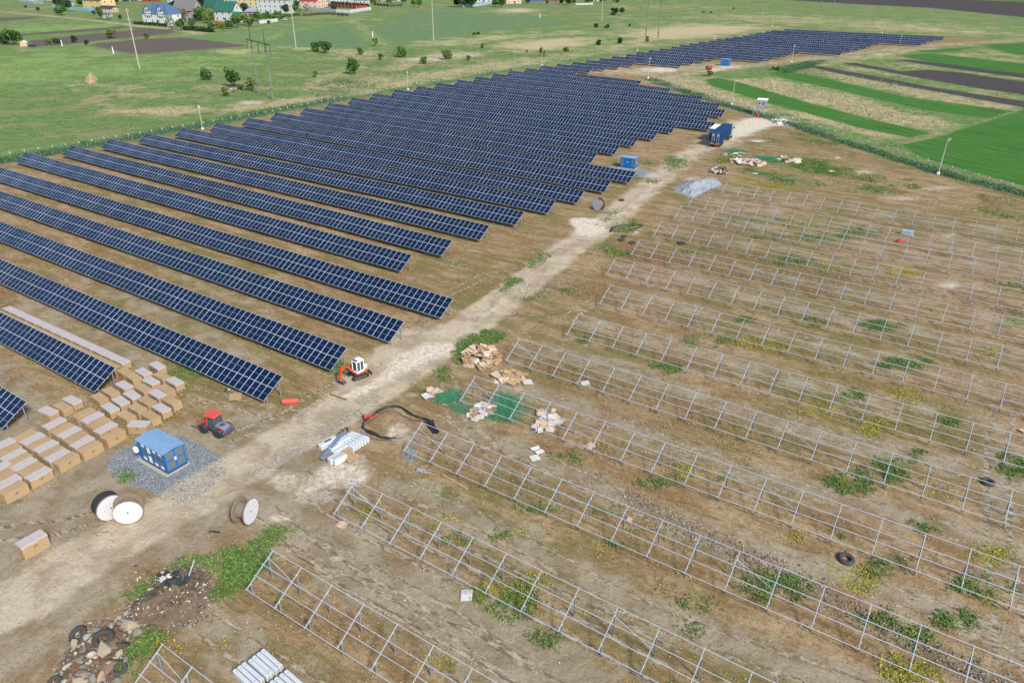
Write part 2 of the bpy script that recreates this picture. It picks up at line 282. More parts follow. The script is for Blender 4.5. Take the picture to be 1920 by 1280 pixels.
# straw and dry grass in the meadows
ST = [([(1155, 66), (1210, 54), (1300, 46), (1420, 48), (1440, 56), (1380, 64), (1290, 74), (1210, 73)], 1), ([(925, 88), (960, 78), (1050, 72), (1130, 70), (1100, 84), (1050, 94), (980, 97)], .95),
      ([(715, 128), (780, 112), (850, 100), (905, 98), (880, 106), (800, 118), (740, 130)], .95), ([(560, 150), (640, 120), (720, 112), (700, 128), (620, 170), (570, 180)], .6), ([(760, 80), (900, 66), (1070, 58), (1130, 62), (940, 76), (800, 90)], .7),
      ([(600, 90), (700, 96), (740, 108), (640, 110), (590, 100)], .75), ([(380, 96), (460, 90), (600, 86), (620, 92), (500, 100), (400, 106)], .6), ([(150, 190), (210, 182), (260, 200), (380, 190), (420, 205), (300, 225), (180, 215)], .55),
      ([(390, 215), (420, 195), (520, 190), (640, 170), (740, 150), (640, 184), (520, 205)], .7), ([(540, 165), (640, 150), (740, 140), (900, 118), (1000, 108), (1180, 80), (1360, 64), (1440, 58), (1300, 78), (1100, 108), (900, 142), (760, 164), (640, 180), (560, 190)], .62),
      ([(1150, 48), (1220, 40), (1290, 42), (1200, 50)], .6), ([(1080, 26), (1160, 28), (1260, 38), (1200, 44), (1100, 34)], .5), ([(1222, 148), (1290, 140), (1345, 146), (1330, 160), (1420, 190), (1440, 205), (1400, 208), (1330, 188)], .9),
      ([(1370, 152), (1440, 145), (1520, 160), (1640, 192), (1800, 232), (1760, 248), (1640, 228), (1500, 190), (1400, 170)], .8), ([(1450, 205), (1520, 205), (1620, 235), (1680, 252), (1640, 262), (1540, 235)], .7), ([(1530, 130), (1600, 140), (1700, 160), (1900, 200), (1880, 212), (1750, 190), (1560, 150)], .8),
      ([(1565, 118), (1640, 130), (1740, 150), (1930, 185), (1930, 196), (1760, 164), (1620, 138), (1545, 124)], .55), ([(1655, 112), (1740, 118), (1930, 145), (1930, 160), (1740, 134), (1640, 124)], .55), ([(1500, 128), (1590, 106), (1690, 92), (1800, 82), (1700, 100), (1600, 120)], .8), ([(1780, 92), (1930, 106), (1930, 118), (1780, 110)], .6),
      ([(1500, 42), (1700, 44), (1930, 60), (1930, 72), (1700, 64), (1540, 52)], .6), ([(1540, 10), (1700, 22), (1930, 42), (1930, 48), (1650, 30)], .4), ([(730, 26), (800, 12), (850, 8), (850, 14), (790, 14)], .5), ([(810, 18), (870, 16), (1000, 22), (1060, 30), (960, 32), (870, 26)], .5), ([(600, 26), (660, 28), (690, 24), (640, 34), (560, 36)], .6), ([(672, 36), (712, 32), (730, 36), (700, 42), (676, 41)], .5), ([(740, 43), (770, 42), (795, 46), (770, 48)], .5), ([(130, 22), (180, 26), (150, 30), (120, 28)], .5), ([(60, 38), (110, 34), (130, 38), (70, 44)], .45),
      ([(255, 62), (350, 56), (345, 60), (300, 66)], .2), ([(110, 150), (160, 145), (180, 152), (130, 156)], .5), ([(920, 108), (1010, 96), (1100, 92), (1180, 78), (1150, 92), (1040, 110), (960, 120)], .3)]
ST += [([(1280, 20), (1500, 24), (1930, 48), (1930, 76), (1700, 66), (1460, 50), (1300, 42), (1200, 34)], .46), ([(1000, 6), (1280, 4), (1500, 14), (1400, 24), (1100, 22)], .42), ([(640, 186), (760, 160), (900, 136), (1016, 118), (1130, 98), (1200, 86), (1340, 66), (1440, 54), (1440, 50), (1330, 58), (1180, 72), (1016, 104), (880, 118), (760, 138), (640, 165)], .68), ([(0, 120), (80, 140), (240, 150), (420, 150), (560, 130), (640, 140), (500, 180), (300, 200), (100, 190)], .34)]
for P, k in ST: put('straw', sdf(poly(P), 4)*k)
# ploughed soil
PL = [([(165, 84), (250, 75), (340, 70), (400, 77), (470, 86), (380, 93), (260, 102), (215, 95)], 1), ([(45, 78), (130, 68), (200, 61), (262, 56), (330, 58), (318, 64), (230, 72), (120, 84), (70, 88)], .95), ([(-40, 69), (90, 60), (230, 49), (262, 51), (160, 60), (60, 66), (0, 74), (-40, 78)], .9), ([(-40, 35), (60, 31), (90, 32), (40, 38), (-40, 43)], .8), ([(240, 50), (330, 56), (330, 62), (250, 60)], .8)]
put('yellow', ell(20, 128, 26, 3, 1, .8)); put('yellow', ell(92, 147, 26, 3, 1, .75)); put('yellow', ell(152, 143, 12, 1.5, 1, .75))
for P, k in PL: put('plough', sdf(poly(P), .7)*k)
PD = [[(1516, 125), (1535, 124), (1640, 143), (1760, 166), (1990, 200), (1990, 214), (1760, 173), (1640, 152), (1560, 136)], [(1575, 119), (1605, 118), (1690, 134), (1738, 131), (1800, 136), (2020, 168), (2020, 192), (1850, 168), (1720, 146), (1650, 132)], [(1676, 113), (1702, 112), (1800, 122), (2020, 152), (2020, 160), (1800, 131), (1720, 119)], [(1480, 1), (1560, -6), (1700, -4), (1930, 4), (2300, 18), (2300, 66), (1920, 33), (1740, 15), (1600, 8)]]
for P in PD: put('ploughdark', sdf(poly(P), .7))
CR = [[(1690, 272), (1740, 262), (1830, 235), (1930, 203), (2300, 120), (2800, 330), (2400, 480), (1930, 352), (1800, 316), (1730, 296)], [(1320, 150), (1345, 146), (1400, 158), (1500, 188), (1620, 220), (1748, 250), (1705, 258), (1610, 240), (1480, 204), (1390, 178), (1325, 158)], [(1437, 136), (1475, 133), (1560, 150), (1700, 183), (1905, 208), (1850, 222), (1720, 204), (1560, 166), (1460, 144)],
      [(1683, 104), (1740, 100), (1830, 110), (2020, 130), (2020, 150), (1850, 130), (1730, 114)], [(1835, 84), (1930, 80), (2020, 84), (2020, 108), (1900, 102)], [(1800, 96), (1700, 100), (1730, 95), (1830, 88)], [(1620, -9), (1930, 3), (2300, 14), (2300, -30), (1700, -28)]]
for P in CR: put('crop', sdf(poly(P), .8))
for P, k in [([(480, 84), (540, 60), (640, 42), (652, 44), (690, 74), (712, 90), (640, 92), (540, 88)], .7), ([(330, 74), (440, 58), (540, 48), (650, 36), (600, 52), (520, 70), (470, 84)], .5)]: put('field', sdf(poly(P), 1.)*k)
put('field', sdf(poly([(690, 60), (740, 30), (840, 16), (1000, 30), (1080, 44), (1000, 52), (880, 62), (790, 84), (725, 80)]), 1.5))
put('pale', sdf(poly([(-200, 120), (60, 95), (170, 90), (260, 106), (460, 94), (640, 100), (500, 118), (300, 150), (100, 160), (-200, 200)]), 8)*.7)
put('pale', sdf(poly([(330, 70), (460, 55), (640, 36), (760, 100), (960, 60), (1100, 55), (1000, 44), (1150, 52), (900, 76), (700, 96), (470, 90)]), 4)*.6)
put('pale', sdf(poly([(100, 47), (260, 44), (330, 52), (240, 54), (0, 62), (0, 50)]), 2)*.8)

ruts = np.zeros(GX.shape, np.float32)
def rut(pts, offs=(-.9, .9), w=.16):
    global ruts
    P = poly(pts)
    for o in offs:
        best = np.full(GX.shape, 99., np.float32); m = (GY < 260); x = GX[m]; y = GY[m]; bb = np.full(x.shape, 99.)
        for i in range(len(P)-1):
            a = P[i]; e = P[i+1]-a; L = math.hypot(*e); nx, ny = -e[1]/L, e[0]/L; tt = (x-a[0])*e[0]/L+(y-a[1])*e[1]/L; s_ = (x-a[0])*nx+(y-a[1])*ny
            dd_ = np.hypot(s_-o-.15*np.sin(tt*.5), np.maximum(0, np.maximum(-tt, tt-L))); bb = np.minimum(bb, dd_)
        best[m] = bb; ruts = np.maximum(ruts, np.clip(1.2-best/(w+.12), 0, 1)*(GY < 260))
ROADP = [(-160, 1215), (60, 1110), (200, 1020), (330, 950), (430, 890), (530, 830), (640, 768), (740, 705), (830, 648), (905, 590), (985, 530), (1070, 463), (1130, 425), (1190, 372), (1240, 330), (1290, 292)]
rut(ROADP, (-1.0, .8)); rut([(560, 890), (610, 945), (700, 1000), (850, 1070), (1000, 1140), (1250, 1265)], (-.9, .9, 2.6)); rut([(500, 960), (560, 1020), (680, 1100), (850, 1190), (980, 1270)])
rut([(-50, 1010), (120, 985), (300, 940), (420, 880), (560, 790), (690, 700)], (-.9, .9)); rut([(640, 770), (520, 775), (400, 745), (330, 720)], (-.8, .8)); rut([(430, 820), (520, 790), (600, 740), (700, 690), (780, 610), (830, 590)], (-.8, .8)); rut([(1880, 760), (1866, 900), (1880, 1080), (1900, 1260)])
rut([(870, 600), (940, 590), (1060, 600), (1120, 560)], (-.8, .8)); rut([(830, 690), (860, 790), (940, 860), (1100, 930)], (-.8, .8)); rut([(1000, 500), (900, 520), (820, 560), (790, 600)], (-.8, .8)); rut([(1290, 300), (1340, 315), (1500, 340), (1700, 372), (1930, 420)], (-1, 1, 2.2)); rut([(1400, 250), (1480, 262), (1600, 310), (1760, 355)], (-1, 1))
for i, rn in enumerate(RACKN[:10]):
    c = rn+4.1
    for s_ in (-1, 1): ruts = np.maximum(ruts, np.exp(-((nG-c-wob-s_*.95)/.24)**2)*np.clip((sG+46)/7, 0, 1)*.75*site)
LAY['rut'] = ruts
LAY['grey'] = np.maximum(LAY['grey'], 0)
ATT = [('Ee', ['rut', 'meadow', 'meadow', 'meadow']), ('A', ['meadow', 'pale', 'field', 'straw']), ('B', ['plough', 'ploughdark', 'crop', 'lush']), ('Cc', ['orange', 'grey', 'dark', 'green']), ('Dd', ['yellow', 'gravel', 'road', 'chalk'])]
rg = np.random.default_rng(3)
Z = (np.sin(GX*.9+GY*.4)*np.sin(GY*1.1-GX*.3)*.02 + rg.uniform(-.02, .02, GX.shape)).astype(np.float32)
Z *= np.clip(1-LAY['road']*.7, .2, 1)
Z -= .03
me = bpy.data.meshes.new('ground')
co = np.stack([GX, GY, Z], -1).reshape(-1, 3).astype(np.float32)
idx = np.arange(nr*nc).reshape(nr, nc)
q = np.stack([idx[:-1, :-1], idx[:-1, 1:], idx[1:, 1:], idx[1:, :-1]], -1).reshape(-1, 4)
me.vertices.add(len(co)); me.vertices.foreach_set('co', co.ravel())
me.loops.add(q.size); me.loops.foreach_set('vertex_index', q.ravel().astype(np.int32))
me.polygons.add(len(q)); me.polygons.foreach_set('loop_start', np.arange(0, q.size, 4, dtype=np.int32)); me.polygons.foreach_set('loop_total', np.full(len(q), 4, np.int32))
me.polygons.foreach_set('use_smooth', np.ones(len(q), bool))
me.update(); me.validate()
for an, names in ATT:
    a = me.attributes.new(an, 'FLOAT_COLOR', 'POINT')
    arr = np.stack([LAY.get(n, np.zeros(GX.shape)) for n in names], -1).reshape(-1, 4).astype(np.float32)
    a.data.foreach_set('color', arr.ravel())
ground = link('ground', me); tag(ground, kind='structure')

def ground_material():
    m = bpy.data.materials.new('ground'); m.use_nodes = True; t = m.node_tree; L = t.links; b = t.nodes['Principled BSDF']
    b.inputs['Roughness'].default_value = .95; b.inputs['Specular IOR Level'].default_value = .1
    ge = t.nodes.new('ShaderNodeNewGeometry')
    def mapped(rz, sc):
        mp = t.nodes.new('ShaderNodeMapping'); mp.vector_type = 'POINT'
        vr = t.nodes.new('ShaderNodeVectorRotate'); vr.rotation_type = 'Z_AXIS'; vr.inputs['Angle'].default_value = rz
        L.new(ge.outputs['Position'], vr.inputs['Vector']); L.new(vr.outputs[0], mp.inputs['Vector']); mp.inputs['Scale'].default_value = sc
        return mp.outputs[0]
    P = mapped(0, (1, 1, 1)); PR = mapped(-PSI, (.26, 1, 1))
    def noise(v, s, det=5, rough=.6, dist=0):
        n = t.nodes.new('ShaderNodeTexNoise'); n.inputs['Scale'].default_value = s; n.inputs['Detail'].default_value = det; n.inputs['Roughness'].default_value = rough
        n.inputs['Distortion'].default_value = dist; L.new(v, n.inputs['Vector']); return n.outputs['Fac']
    def rng(v, a, b_, c=0, d=1):
        r = t.nodes.new('ShaderNodeMapRange'); r.interpolation_type = 'SMOOTHSTEP'
        for i, k in enumerate((a, b_, c, d)): r.inputs[i+1].default_value = k
        L.new(v, r.inputs[0]); return r.outputs[0]
    def math_(op, a, b_):
        n = t.nodes.new('ShaderNodeMath'); n.operation = op
        for i, k in enumerate((a, b_)):
            if isinstance(k, (int, float)): n.inputs[i].default_value = k
            else: L.new(k, n.inputs[i])
        return n.outputs[0]
    def mix(f, a, b_, bt='MIX'):
        n = t.nodes.new('ShaderNodeMix'); n.data_type = 'RGBA'; n.blend_type = bt
        if isinstance(f, (int, float)): n.inputs[0].default_value = f
        else: L.new(f, n.inputs[0])
        for i, k in ((6, a), (7, b_)):
            if isinstance(k, tuple): n.inputs[i].default_value = k
            else: L.new(k, n.inputs[i])
        return n.outputs[2]
    att = {}
    for an, names in ATT:
        a = t.nodes.new('ShaderNodeAttribute'); a.attribute_name = an
        s = t.nodes.new('ShaderNodeSeparateColor'); L.new(a.outputs['Color'], s.inputs[0])
        for i, nm in enumerate(names):
            if nm in att: continue
            att[nm] = s.outputs[i] if i < 3 else a.outputs['Alpha']
    n_big = noise(P, .035, 6, .62); n_mid = noise(P, .28, 7, .66, .4); n_fin = noise(P, 1.7, 6, .7); n_grit = noise(P, 7, 4, .75); n_fin2 = noise(PR, 3.1, 6, .7)
    n_str = noise(PR, .55, 7, .62, .3); n_str2 = noise(PR, 2.2, 5, .6); n_far = noise(P, .06, 8, .7)
    mixf = math_('ADD', math_('MULTIPLY', n_far, .6), math_('MULTIPLY', n_mid, .4))
    mixn = math_('ADD', math_('MULTIPLY', n_mid, .6), math_('MULTIPLY', n_fin, .4))
    def edge(nm, n, amp=1.0, w=.16, lo=.5):
        s = math_('ADD', att[nm], math_('MULTIPLY', math_('SUBTRACT', n, .5), amp*2.4)); return rng(s, lo-w, lo+w)
    # soil
    soil = mix(rng(n_mid, .36, .64), C(170, 140, 104), C(198, 172, 136))
    soil = mix(math_('MULTIPLY', rng(n_str, .46, .60), .7), soil, C(146, 114, 80))
    soil = mix(edge('orange', n_mid, 1.2, .3), soil, mix(rng(n_fin, .35, .65), C(138, 98, 66), C(176, 138, 98)))
    soil = mix(math_('MULTIPLY', rng(n_str, .38, .56), math_('MULTIPLY', rng(n_big, .42, .56), .9)), soil, C(140, 128, 78))
    soil = mix(math_('MULTIPLY', rng(n_fin, .50, .60), .62), soil, C(128, 112, 66)); soil = mix(math_('MULTIPLY', rng(n_fin2, .54, .64), .55), soil, C(118, 88, 62)); soil = mix(math_('MULTIPLY', rng(n_fin2, .46, .36), .35), soil, C(200, 182, 152))
    soil = mix(math_('MULTIPLY', edge('grey', n_mid, .9, .35), .88), soil, mix(rng(n_mid, .36, .64), C(156, 142, 118), C(184, 170, 146)))
    soil = mix(math_('MULTIPLY', rng(n_str2, .60, .68), .25), soil, C(196, 184, 160))
    soil = mix(math_('MULTIPLY', edge('dark', n_fin, 1.0, .2), .85), soil, mix(rng(n_grit, .4, .6), C(112, 98, 82), C(160, 146, 128)))
    soil = mix(math_('MULTIPLY', edge('rut', n_fin, .8, .25, .42), .8), soil, mix(rng(n_fin2, .42, .58), C(116, 100, 80), C(204, 192, 168)))
    # meadow
    mea = mix(rng(n_mid, .3, .7), C(102, 134, 74), C(134, 160, 90))
    mea = mix(math_('MULTIPLY', rng(n_far, .49, .57), .75), mea, C(158, 152, 110)); mea = mix(math_('MULTIPLY', rng(n_mid, .53, .62), .5), mea, C(140, 138, 104))
    mea = mix(math_('MULTIPLY', rng(n_fin, .55, .7), .5), mea, C(72, 104, 62))
    mea = mix(math_('MULTIPLY', edge('pale', n_far, 1., .3), .8), mea, mix(rng(n_mid, .3, .7), C(136, 170, 92), C(158, 184, 110)))
    mea = mix(edge('field', n_far, .25, .12), mea, mix(rng(noise(PR, .5, 4), .35, .65), C(106, 134, 90), C(130, 156, 106)))
    mea = mix(math_('MULTIPLY', edge('straw', mixf, .75, .25), .9), mea, mix(rng(n_fin, .3, .7), C(186, 168, 130), C(236, 214, 170)))
    mea = mix(edge('plough', n_fin, .2, .1), mea, mix(rng(n_str2, .3, .7), C(108, 96, 88), C(122, 110, 102)))
    mea = mix(edge('ploughdark', n_fin, .35, .12), mea, mix(rng(n_str2, .3, .7), C(78, 72, 72), C(94, 88, 86)))
    cw = mapped(-R_(-62), (.06, 1.6, 1)); n_cr = noise(cw, 1, 3, .5)
    mea = mix(edge('crop', mixn, .8, .2), mea, mix(rng(n_cr, .35, .65), C(60, 112, 46), C(92, 142, 62)))
    g = mix(edge('meadow', n_fin, .8, .15), soil, mea)
    g = mix(math_('MULTIPLY', edge('lush', n_fin, .8, .2), .9), g, mix(rng(n_fin, .35, .65), C(60, 98, 60), C(88, 128, 76)))
    g = mix(math_('MULTIPLY', edge('yellow', n_fin, 1.6, .12, .62), .75), g, mix(rng(n_grit, .45, .6), C(134, 134, 60), C(198, 186, 62)))
    g = mix(math_('MULTIPLY', edge('green', n_fin, 1.5, .25, .6), .75), g, mix(rng(n_grit, .35, .65), C(78, 110, 50), C(114, 144, 68)))
    g = mix(edge('gravel', n_fin, .7, .14), g, mix(rng(n_grit, .35, .65), C(118, 124, 130), C(176, 182, 186)))
    g = mix(math_('MULTIPLY', edge('road', n_mid, .35, .3), .92), g, mix(rng(n_mid, .38, .6), C(186, 168, 142), C(216, 200, 172)))
    g = mix(edge('chalk', mixn, .5, .35), g, mix(rng(n_fin, .35, .6), C(218, 202, 176), C(242, 230, 210)))
    # fine grain everywhere
    gr = math_('MULTIPLY', math_('SUBTRACT', n_grit, .5), 1.0); gr = math_('ADD', gr, math_('MULTIPLY', math_('SUBTRACT', n_fin, .5), .6)); gr = math_('ADD', gr, 1.0)
    hs = t.nodes.new('ShaderNodeHueSaturation'); L.new(g, hs.inputs['Color']); L.new(gr, hs.inputs['Value'])
    L.new(hs.outputs[0], b.inputs['Base Color'])
    bp = t.nodes.new('ShaderNodeBump'); bp.inputs['Strength'].default_value = .7; bp.inputs['Distance'].default_value = .2
    hh = math_('ADD', math_('MULTIPLY', n_fin, 1.), math_('MULTIPLY', n_str2, .6)); L.new(hh, bp.inputs['Height']); L.new(bp.outputs[0], b.inputs['Normal'])
    return m
me.materials.append(ground_material())
# ------------------------------------------------------------------ materials of the built things
ALU = mat('aluminium_frame', (.60, .64, .70, 1), .35, .2, .04)
GALV = mat('galvanised_steel', (.50, .55, .62, 1), .38, .35, .10, 6)
GALVD = mat('galvanised_post', (.27, .31, .35, 1), .5, .35, .15, 6)
WHITE = mat('white_paint', (.78, .79, .79, 1), .5, 0, .05)
BLUE = mat('kiosk_blue_paint', C(20, 118, 205), .4, 0, .08)
ROOFB = mat('kiosk_roof_sheet', C(146, 184, 220), .45, .1, .12, 2, bump=.01)
LOUV = mat('grey_louvre', C(112, 136, 140), .6, 0, .1, 8)
CONC = mat('concrete', C(196, 192, 180), .85, 0, .12, 5, bump=.02)
CONCW = mat('pale_concrete', (.50, .53, .55, 1), .8, 0, .10, 5, bump=.02)
KRAFT = mat('cardboard', C(196, 166, 126), .85, 0, .07, 2, var2=.10, scale2=.3)
KRAFTD = mat('cardboard_seam', C(150, 120, 86), .85, 0, .08)
KRAFTP = mat('faded_cardboard', C(226, 196, 166), .85, 0, .12, 3)
FILM = mat('stretch_film', C(212, 200, 194), .35, 0, .12, 4, spec=.5, bump=.015)
INK = mat('black_print', (.02, .02, .02, 1), .8)
RUBBER = mat('rubber', (.035, .036, .038, 1), .8, 0, .3, 5)
BLACKP = mat('black_plastic', (.03, .032, .036, 1), .45, 0, .3, 6)
RED = mat('machine_red', C(238, 92, 78), .4, 0, .06)
ORANGE = mat('machine_orange', C(232, 84, 40), .42, 0, .12)
DGREY = mat('machine_dark_grey', C(82, 96, 108), .5, 0, .15)
GLASS = mat('cab_glass', (.05, .08, .085, 1), .08, 0, .2, spec=.8)
STEEL = mat('worn_steel', C(150, 156, 162), .35, .4, .2)
MUD = mat('muddy_steel', C(110, 98, 88), .8, 0, .25, 6)
WOOD = mat('weathered_wood', C(150, 134, 116), .85, 0, .25, 8)
WOODL = mat('pale_wood', C(206, 180, 142), .8, 0, .15, 8)
NET = mat('green_strapping', C(74, 168, 124), .5, 0, .3, 9)
BEAM = mat('pole_concrete', C(198, 196, 188), .8, 0, .12, 4)
GREENF = mat('fence_green_wire', C(120, 150, 140), .5, .2, .1)

def pv_glass():
    m = bpy.data.materials.new('solar_cells'); m.use_nodes = True; t = m.node_tree; b = t.nodes['Principled BSDF']; L = t.links
    tc = t.nodes.new('ShaderNodeTexCoord'); br = t.nodes.new('ShaderNodeTexBrick')
    br.offset = 0; br.inputs['Scale'].default_value = 1; br.inputs['Brick Width'].default_value = .157; br.inputs['Row Height'].default_value = .079
    br.inputs['Mortar Size'].default_value = .0012; br.inputs['Color1'].default_value = (.0025, .011, .035, 1); br.inputs['Color2'].default_value = (.003, .013, .042, 1)
    br.inputs['Mortar'].default_value = (.005, .02, .055, 1)
    L.new(tc.outputs['Object'], br.inputs['Vector'])
    oi = t.nodes.new('ShaderNodeObjectInfo'); mr = t.nodes.new('ShaderNodeMapRange'); mr.inputs[3].default_value = .85; mr.inputs[4].default_value = 1.2
    L.new(oi.outputs['Random'], mr.inputs[0])
    hs = t.nodes.new('ShaderNodeHueSaturation'); L.new(br.outputs[0], hs.inputs['Color']); L.new(mr.outputs[0], hs.inputs['Value'])
    L.new(hs.outputs[0], b.inputs['Base Color'])
    b.inputs['Roughness'].default_value = .12; b.inputs['IOR'].default_value = 1.45; b.inputs['Specular IOR Level'].default_value = .42
    return m
CELLS = pv_glass()
LINEM = mat('module_gap_strip', (.22, .28, .42, 1), .4)

# ------------------------------------------------------------------ solar module and tables
MW, ML, GAPX = 1.0, 1.715, 1.02
def module_geo(mb, X=None, simple=False):
    w2, l2, fr, fe, th = MW/2, ML/2, .022, .026, .035
    o = [(-w2, -l2, 0), (w2, -l2, 0), (w2, l2, 0), (-w2, l2, 0)]; i = [(-w2+fr, -l2+fe, -.002), (w2-fr, -l2+fe, -.002), (w2-fr, l2-fe, -.002), (-w2+fr, l2-fe, -.002)]
    bt = [(x, y, -th) for x, y, z in o]
    mb.add(o+i+bt, [(0, 1, 5, 4), (1, 2, 6, 5), (2, 3, 7, 6), (3, 0, 4, 7), (0, 8, 9, 1), (1, 9, 10, 2), (2, 10, 11, 3), (3, 11, 8, 0), (11, 10, 9, 8)], ALU, X)
    c = .011
    v = [i[0], i[1], (w2-fr, -c, -.002), (-w2+fr, -c, -.002), (w2-fr, c, -.002), (-w2+fr, c, -.002), i[2], i[3]]
    mb.add(v, [(0, 1, 2, 3), (5, 4, 6, 7)], CELLS, X); mb.add(v, [(3, 2, 4, 5)], LINEM, X)
_m = MB(); module_geo(_m); MODULE = _m.mesh('solar_panel')
ROT = Matrix.Rotation(TILT, 4, 'X'); ct, st = math.cos(TILT), math.sin(TILT)
def slope(s): return (s*ct, HL+s*st)      # y, z at distance s up the slope from the lower edge
def support_mesh(length, full=True, fine=True):
    mb = MB()
    n = max(1, round(length/3.26)); bay = length/n
    for s in ((.35, 1.45, 2.1, 3.15) if fine else (.4, 3.1)):
        y, z = slope(s); y += .085*st; z -= .085*ct
        mb.box((-length/2, y, z), (length, .06, .08), GALV, rot=Matrix.Rotation(TILT, 3, 'X'))
    for k in range(n+1):
        x = -bay*k; x = -.35 if k == 0 else (-length+.35 if k == n else x)
        y0, z0 = slope(.2); y1, z1 = slope(3.27); off = (.17*st, -.17*ct)
        if fine: mb.bar((x, y0+off[0], z0+off[1]), (x, y1+off[0], z1+off[1]), .06, .09, GALV)
        if k == 0: continue
        for s in (.63, 2.85):
            y, z = slope(s); y += .2*st; z -= .2*ct
            mb.box((x, y, z/2), (.09, .09, z), GALVD)
    return mb
def solar_table(pR, pL, label, nparts, group='rows of solar tables'):
    """pR, pL: ground points under the right and left ends of the lower edge"""
    v = pL-pR; Ln = float(np.hypot(v[0], v[1])); yaw = math.atan2(-v[1], -v[0])
    nm = max(1, int(round(Ln/GAPX)))
    T = thing('solar_table', label, 'solar panels', (pR[0], pR[1], 0), yaw, group)
    near = nparts > 0
    sup = support_mesh(nm*GAPX, fine=near); sup.build('support_frame', T)
    for s in ((.63, 2.85) if near else ()):
        y, z = slope(s); y += .2*st; z -= .2*ct
        pb = MB(); pb.box((0, 0, z/2), (.09, .09, z), GALVD); pb.box((0, 0, z-.06), (.14, .12, .12), GALV); pb.build('post', T, (-.35, y, 0))
    rest = MB(); npx = 0
    for k in range(nm):
        x = -GAPX*(k+.5) - .012*(k//6)
        for s in (.8675, 2.6015):
            y, z = slope(s); z += .03*math.sin(x*.21+pR[0])+.012*math.sin(x*.9); jt = R_(.5)*math.sin((k//6)*2.3+pR[1])
            if npx < nparts:
                o = link('solar_panel', MODULE, T, (x, y, z)); o.rotation_euler = (TILT+jt, 0, 0); npx += 1
            else: module_geo(rest, Matrix.Translation((x, y, z)) @ ROT)
    if rest.v:
        r = rest.build('solar_panel', T)
        tag(r, kind='stuff')
    return T
def low(u, v):            # upper corner in the photo -> ground point under the lower edge
    g = at(u, v, HL+LEN*st); return np.array([g[0]-N[0]*LEN*ct, g[1]-N[1]*LEN*ct, 0])
def sl(s_, n_): return D*s_+N*n_
TAB = []
TAB.append((sl(-79.5, 14.3), sl(-120, 14.8)))
TAB.append((low(50, 752.5), None)); TAB.append((low(217, 689), None)); TAB.append((low(530, 704.3), None)); TAB.append((low(651, 651), None)); TAB.append((low(758, 602), None)); TAB.append((low(850, 560), None))
LT = [(52, 286), (134, 273), (208, 261), (278, 251), (345, 240), (406, 231), (466, 221), (518, 211), (572, 202), (619, 193), (662, 183), (703, 175.5), (745, 168.5), (783, 162), (821, 155.5), (858, 149.5), (893, 144), (926, 138), (957, 133), (987, 128), (1017, 123.5), (1045, 120), (1073, 116), (1100, 112.5), (1125, 109.2), (1150, 105.5), (1174.5, 101.7), (1196, 98), (1217, 94.3), (1238, 91), (1258, 87.5), (1276.5, 84.4), (1294, 81.6), (1312, 78.8), (1329, 76), (1345, 73.5), (1361, 71.2), (1377, 69), (1392, 66.8), (1406, 64.2), (1421, 61.6), (1435.5, 59.2), (1449, 57.2), (1470, 54.7)]
RT = [(773, 478), (848, 451), (918, 423), (983, 397), (1042, 376), (1096, 358), (1146, 339), (1192, 322), (1120, 287), (1163, 272), (1197, 258), (1234, 246), (1268, 234), (1341, 229.5), (1332, 214), (1360, 206), (1350, 194.5), (1318, 181), (1257, 166), (1202, 152), (1084, 131), (1110.6, 127), (1139, 123), (1164, 120), (1189, 115.5), (1280, 116.6), (1303, 112), (1324, 108), (1342.5, 104.5)]
RB = [(1428, 116.6), (1445, 113), (1463, 109), (1477, 105), (1494, 102), (1575, 104), (1592, 99), (1607, 96), (1621, 92.5), (1632, 88.6), (1645, 85), (1725, 86), (1735, 82.5), (1748, 79), (1767.5, 76)]
for i, a in enumerate(LT):
    pr = low(*RT[i]) if i < len(RT) else at(*RB[i-len(RT)], HL)*np.array([1, 1, 0])
    TAB.append((pr, low(*a)))
for i, (pr, pl) in enumerate(TAB):
    if pl is None:       # runs out of the picture on the left
        n0 = float(pr@N); pl = D*(-128 if i < 3 else (-150, -168, -188, -196)[i-3])+N*n0
    nd = float(pr@N)
    npt = 100 if nd < 250 else 0
    solar_table(pr, pl, 'long row of dark blue solar panels, %s row from the front of the array' % ordn(i), npt)

# ------------------------------------------------------------------ bare racks on the right
BAY = 3.263; PT = 3.379; ED = (LEN-PT)/2; HT = HL+(LEN-ED)*st
def rk(s): return (-s*ct, HT-s*st)       # y, z at distance s down the slope from the upper purlin
_b = MB(); y1, z1 = rk(PT+.05); y0, z0 = rk(-.05)
_b.bar((0, y0+.05*st, z0-.05*ct), (0, y1+.05*st, z1-.05*ct), .05, .08, GALV); RAFTER = _b.mesh('rafter')
def post_mesh(s):
    y, z = rk(s); z -= .1; b = MB()
    for dx in (-.05, .05): b.box((dx*.7, 0, z/2), (.012, .09, z), GALVD)
    b.box((0, .04, z/2), (.06, .012, z), GALVD); b.box((0, 0, z-.02), (.12, .10, .08), GALV); return b.mesh('post'), y
RPM, RPY = post_mesh(.573); FPM, FPY = post_mesh(2.831)
RS = [(304, 1207, 9), (511.3, 1031.6, 14), (666.7, 900.7, 17), (791, 792, 19), (891, 705, 20), (974, 634.5, 20), (1084.5, 589, 20), (1144, 535, 20), (1154.5, 484, 21), (1200, 449, 21), (1240, 415.5, 21), (1277.5, 385.5, 21), (1303, 364, 21), (1336, 337, 22)]
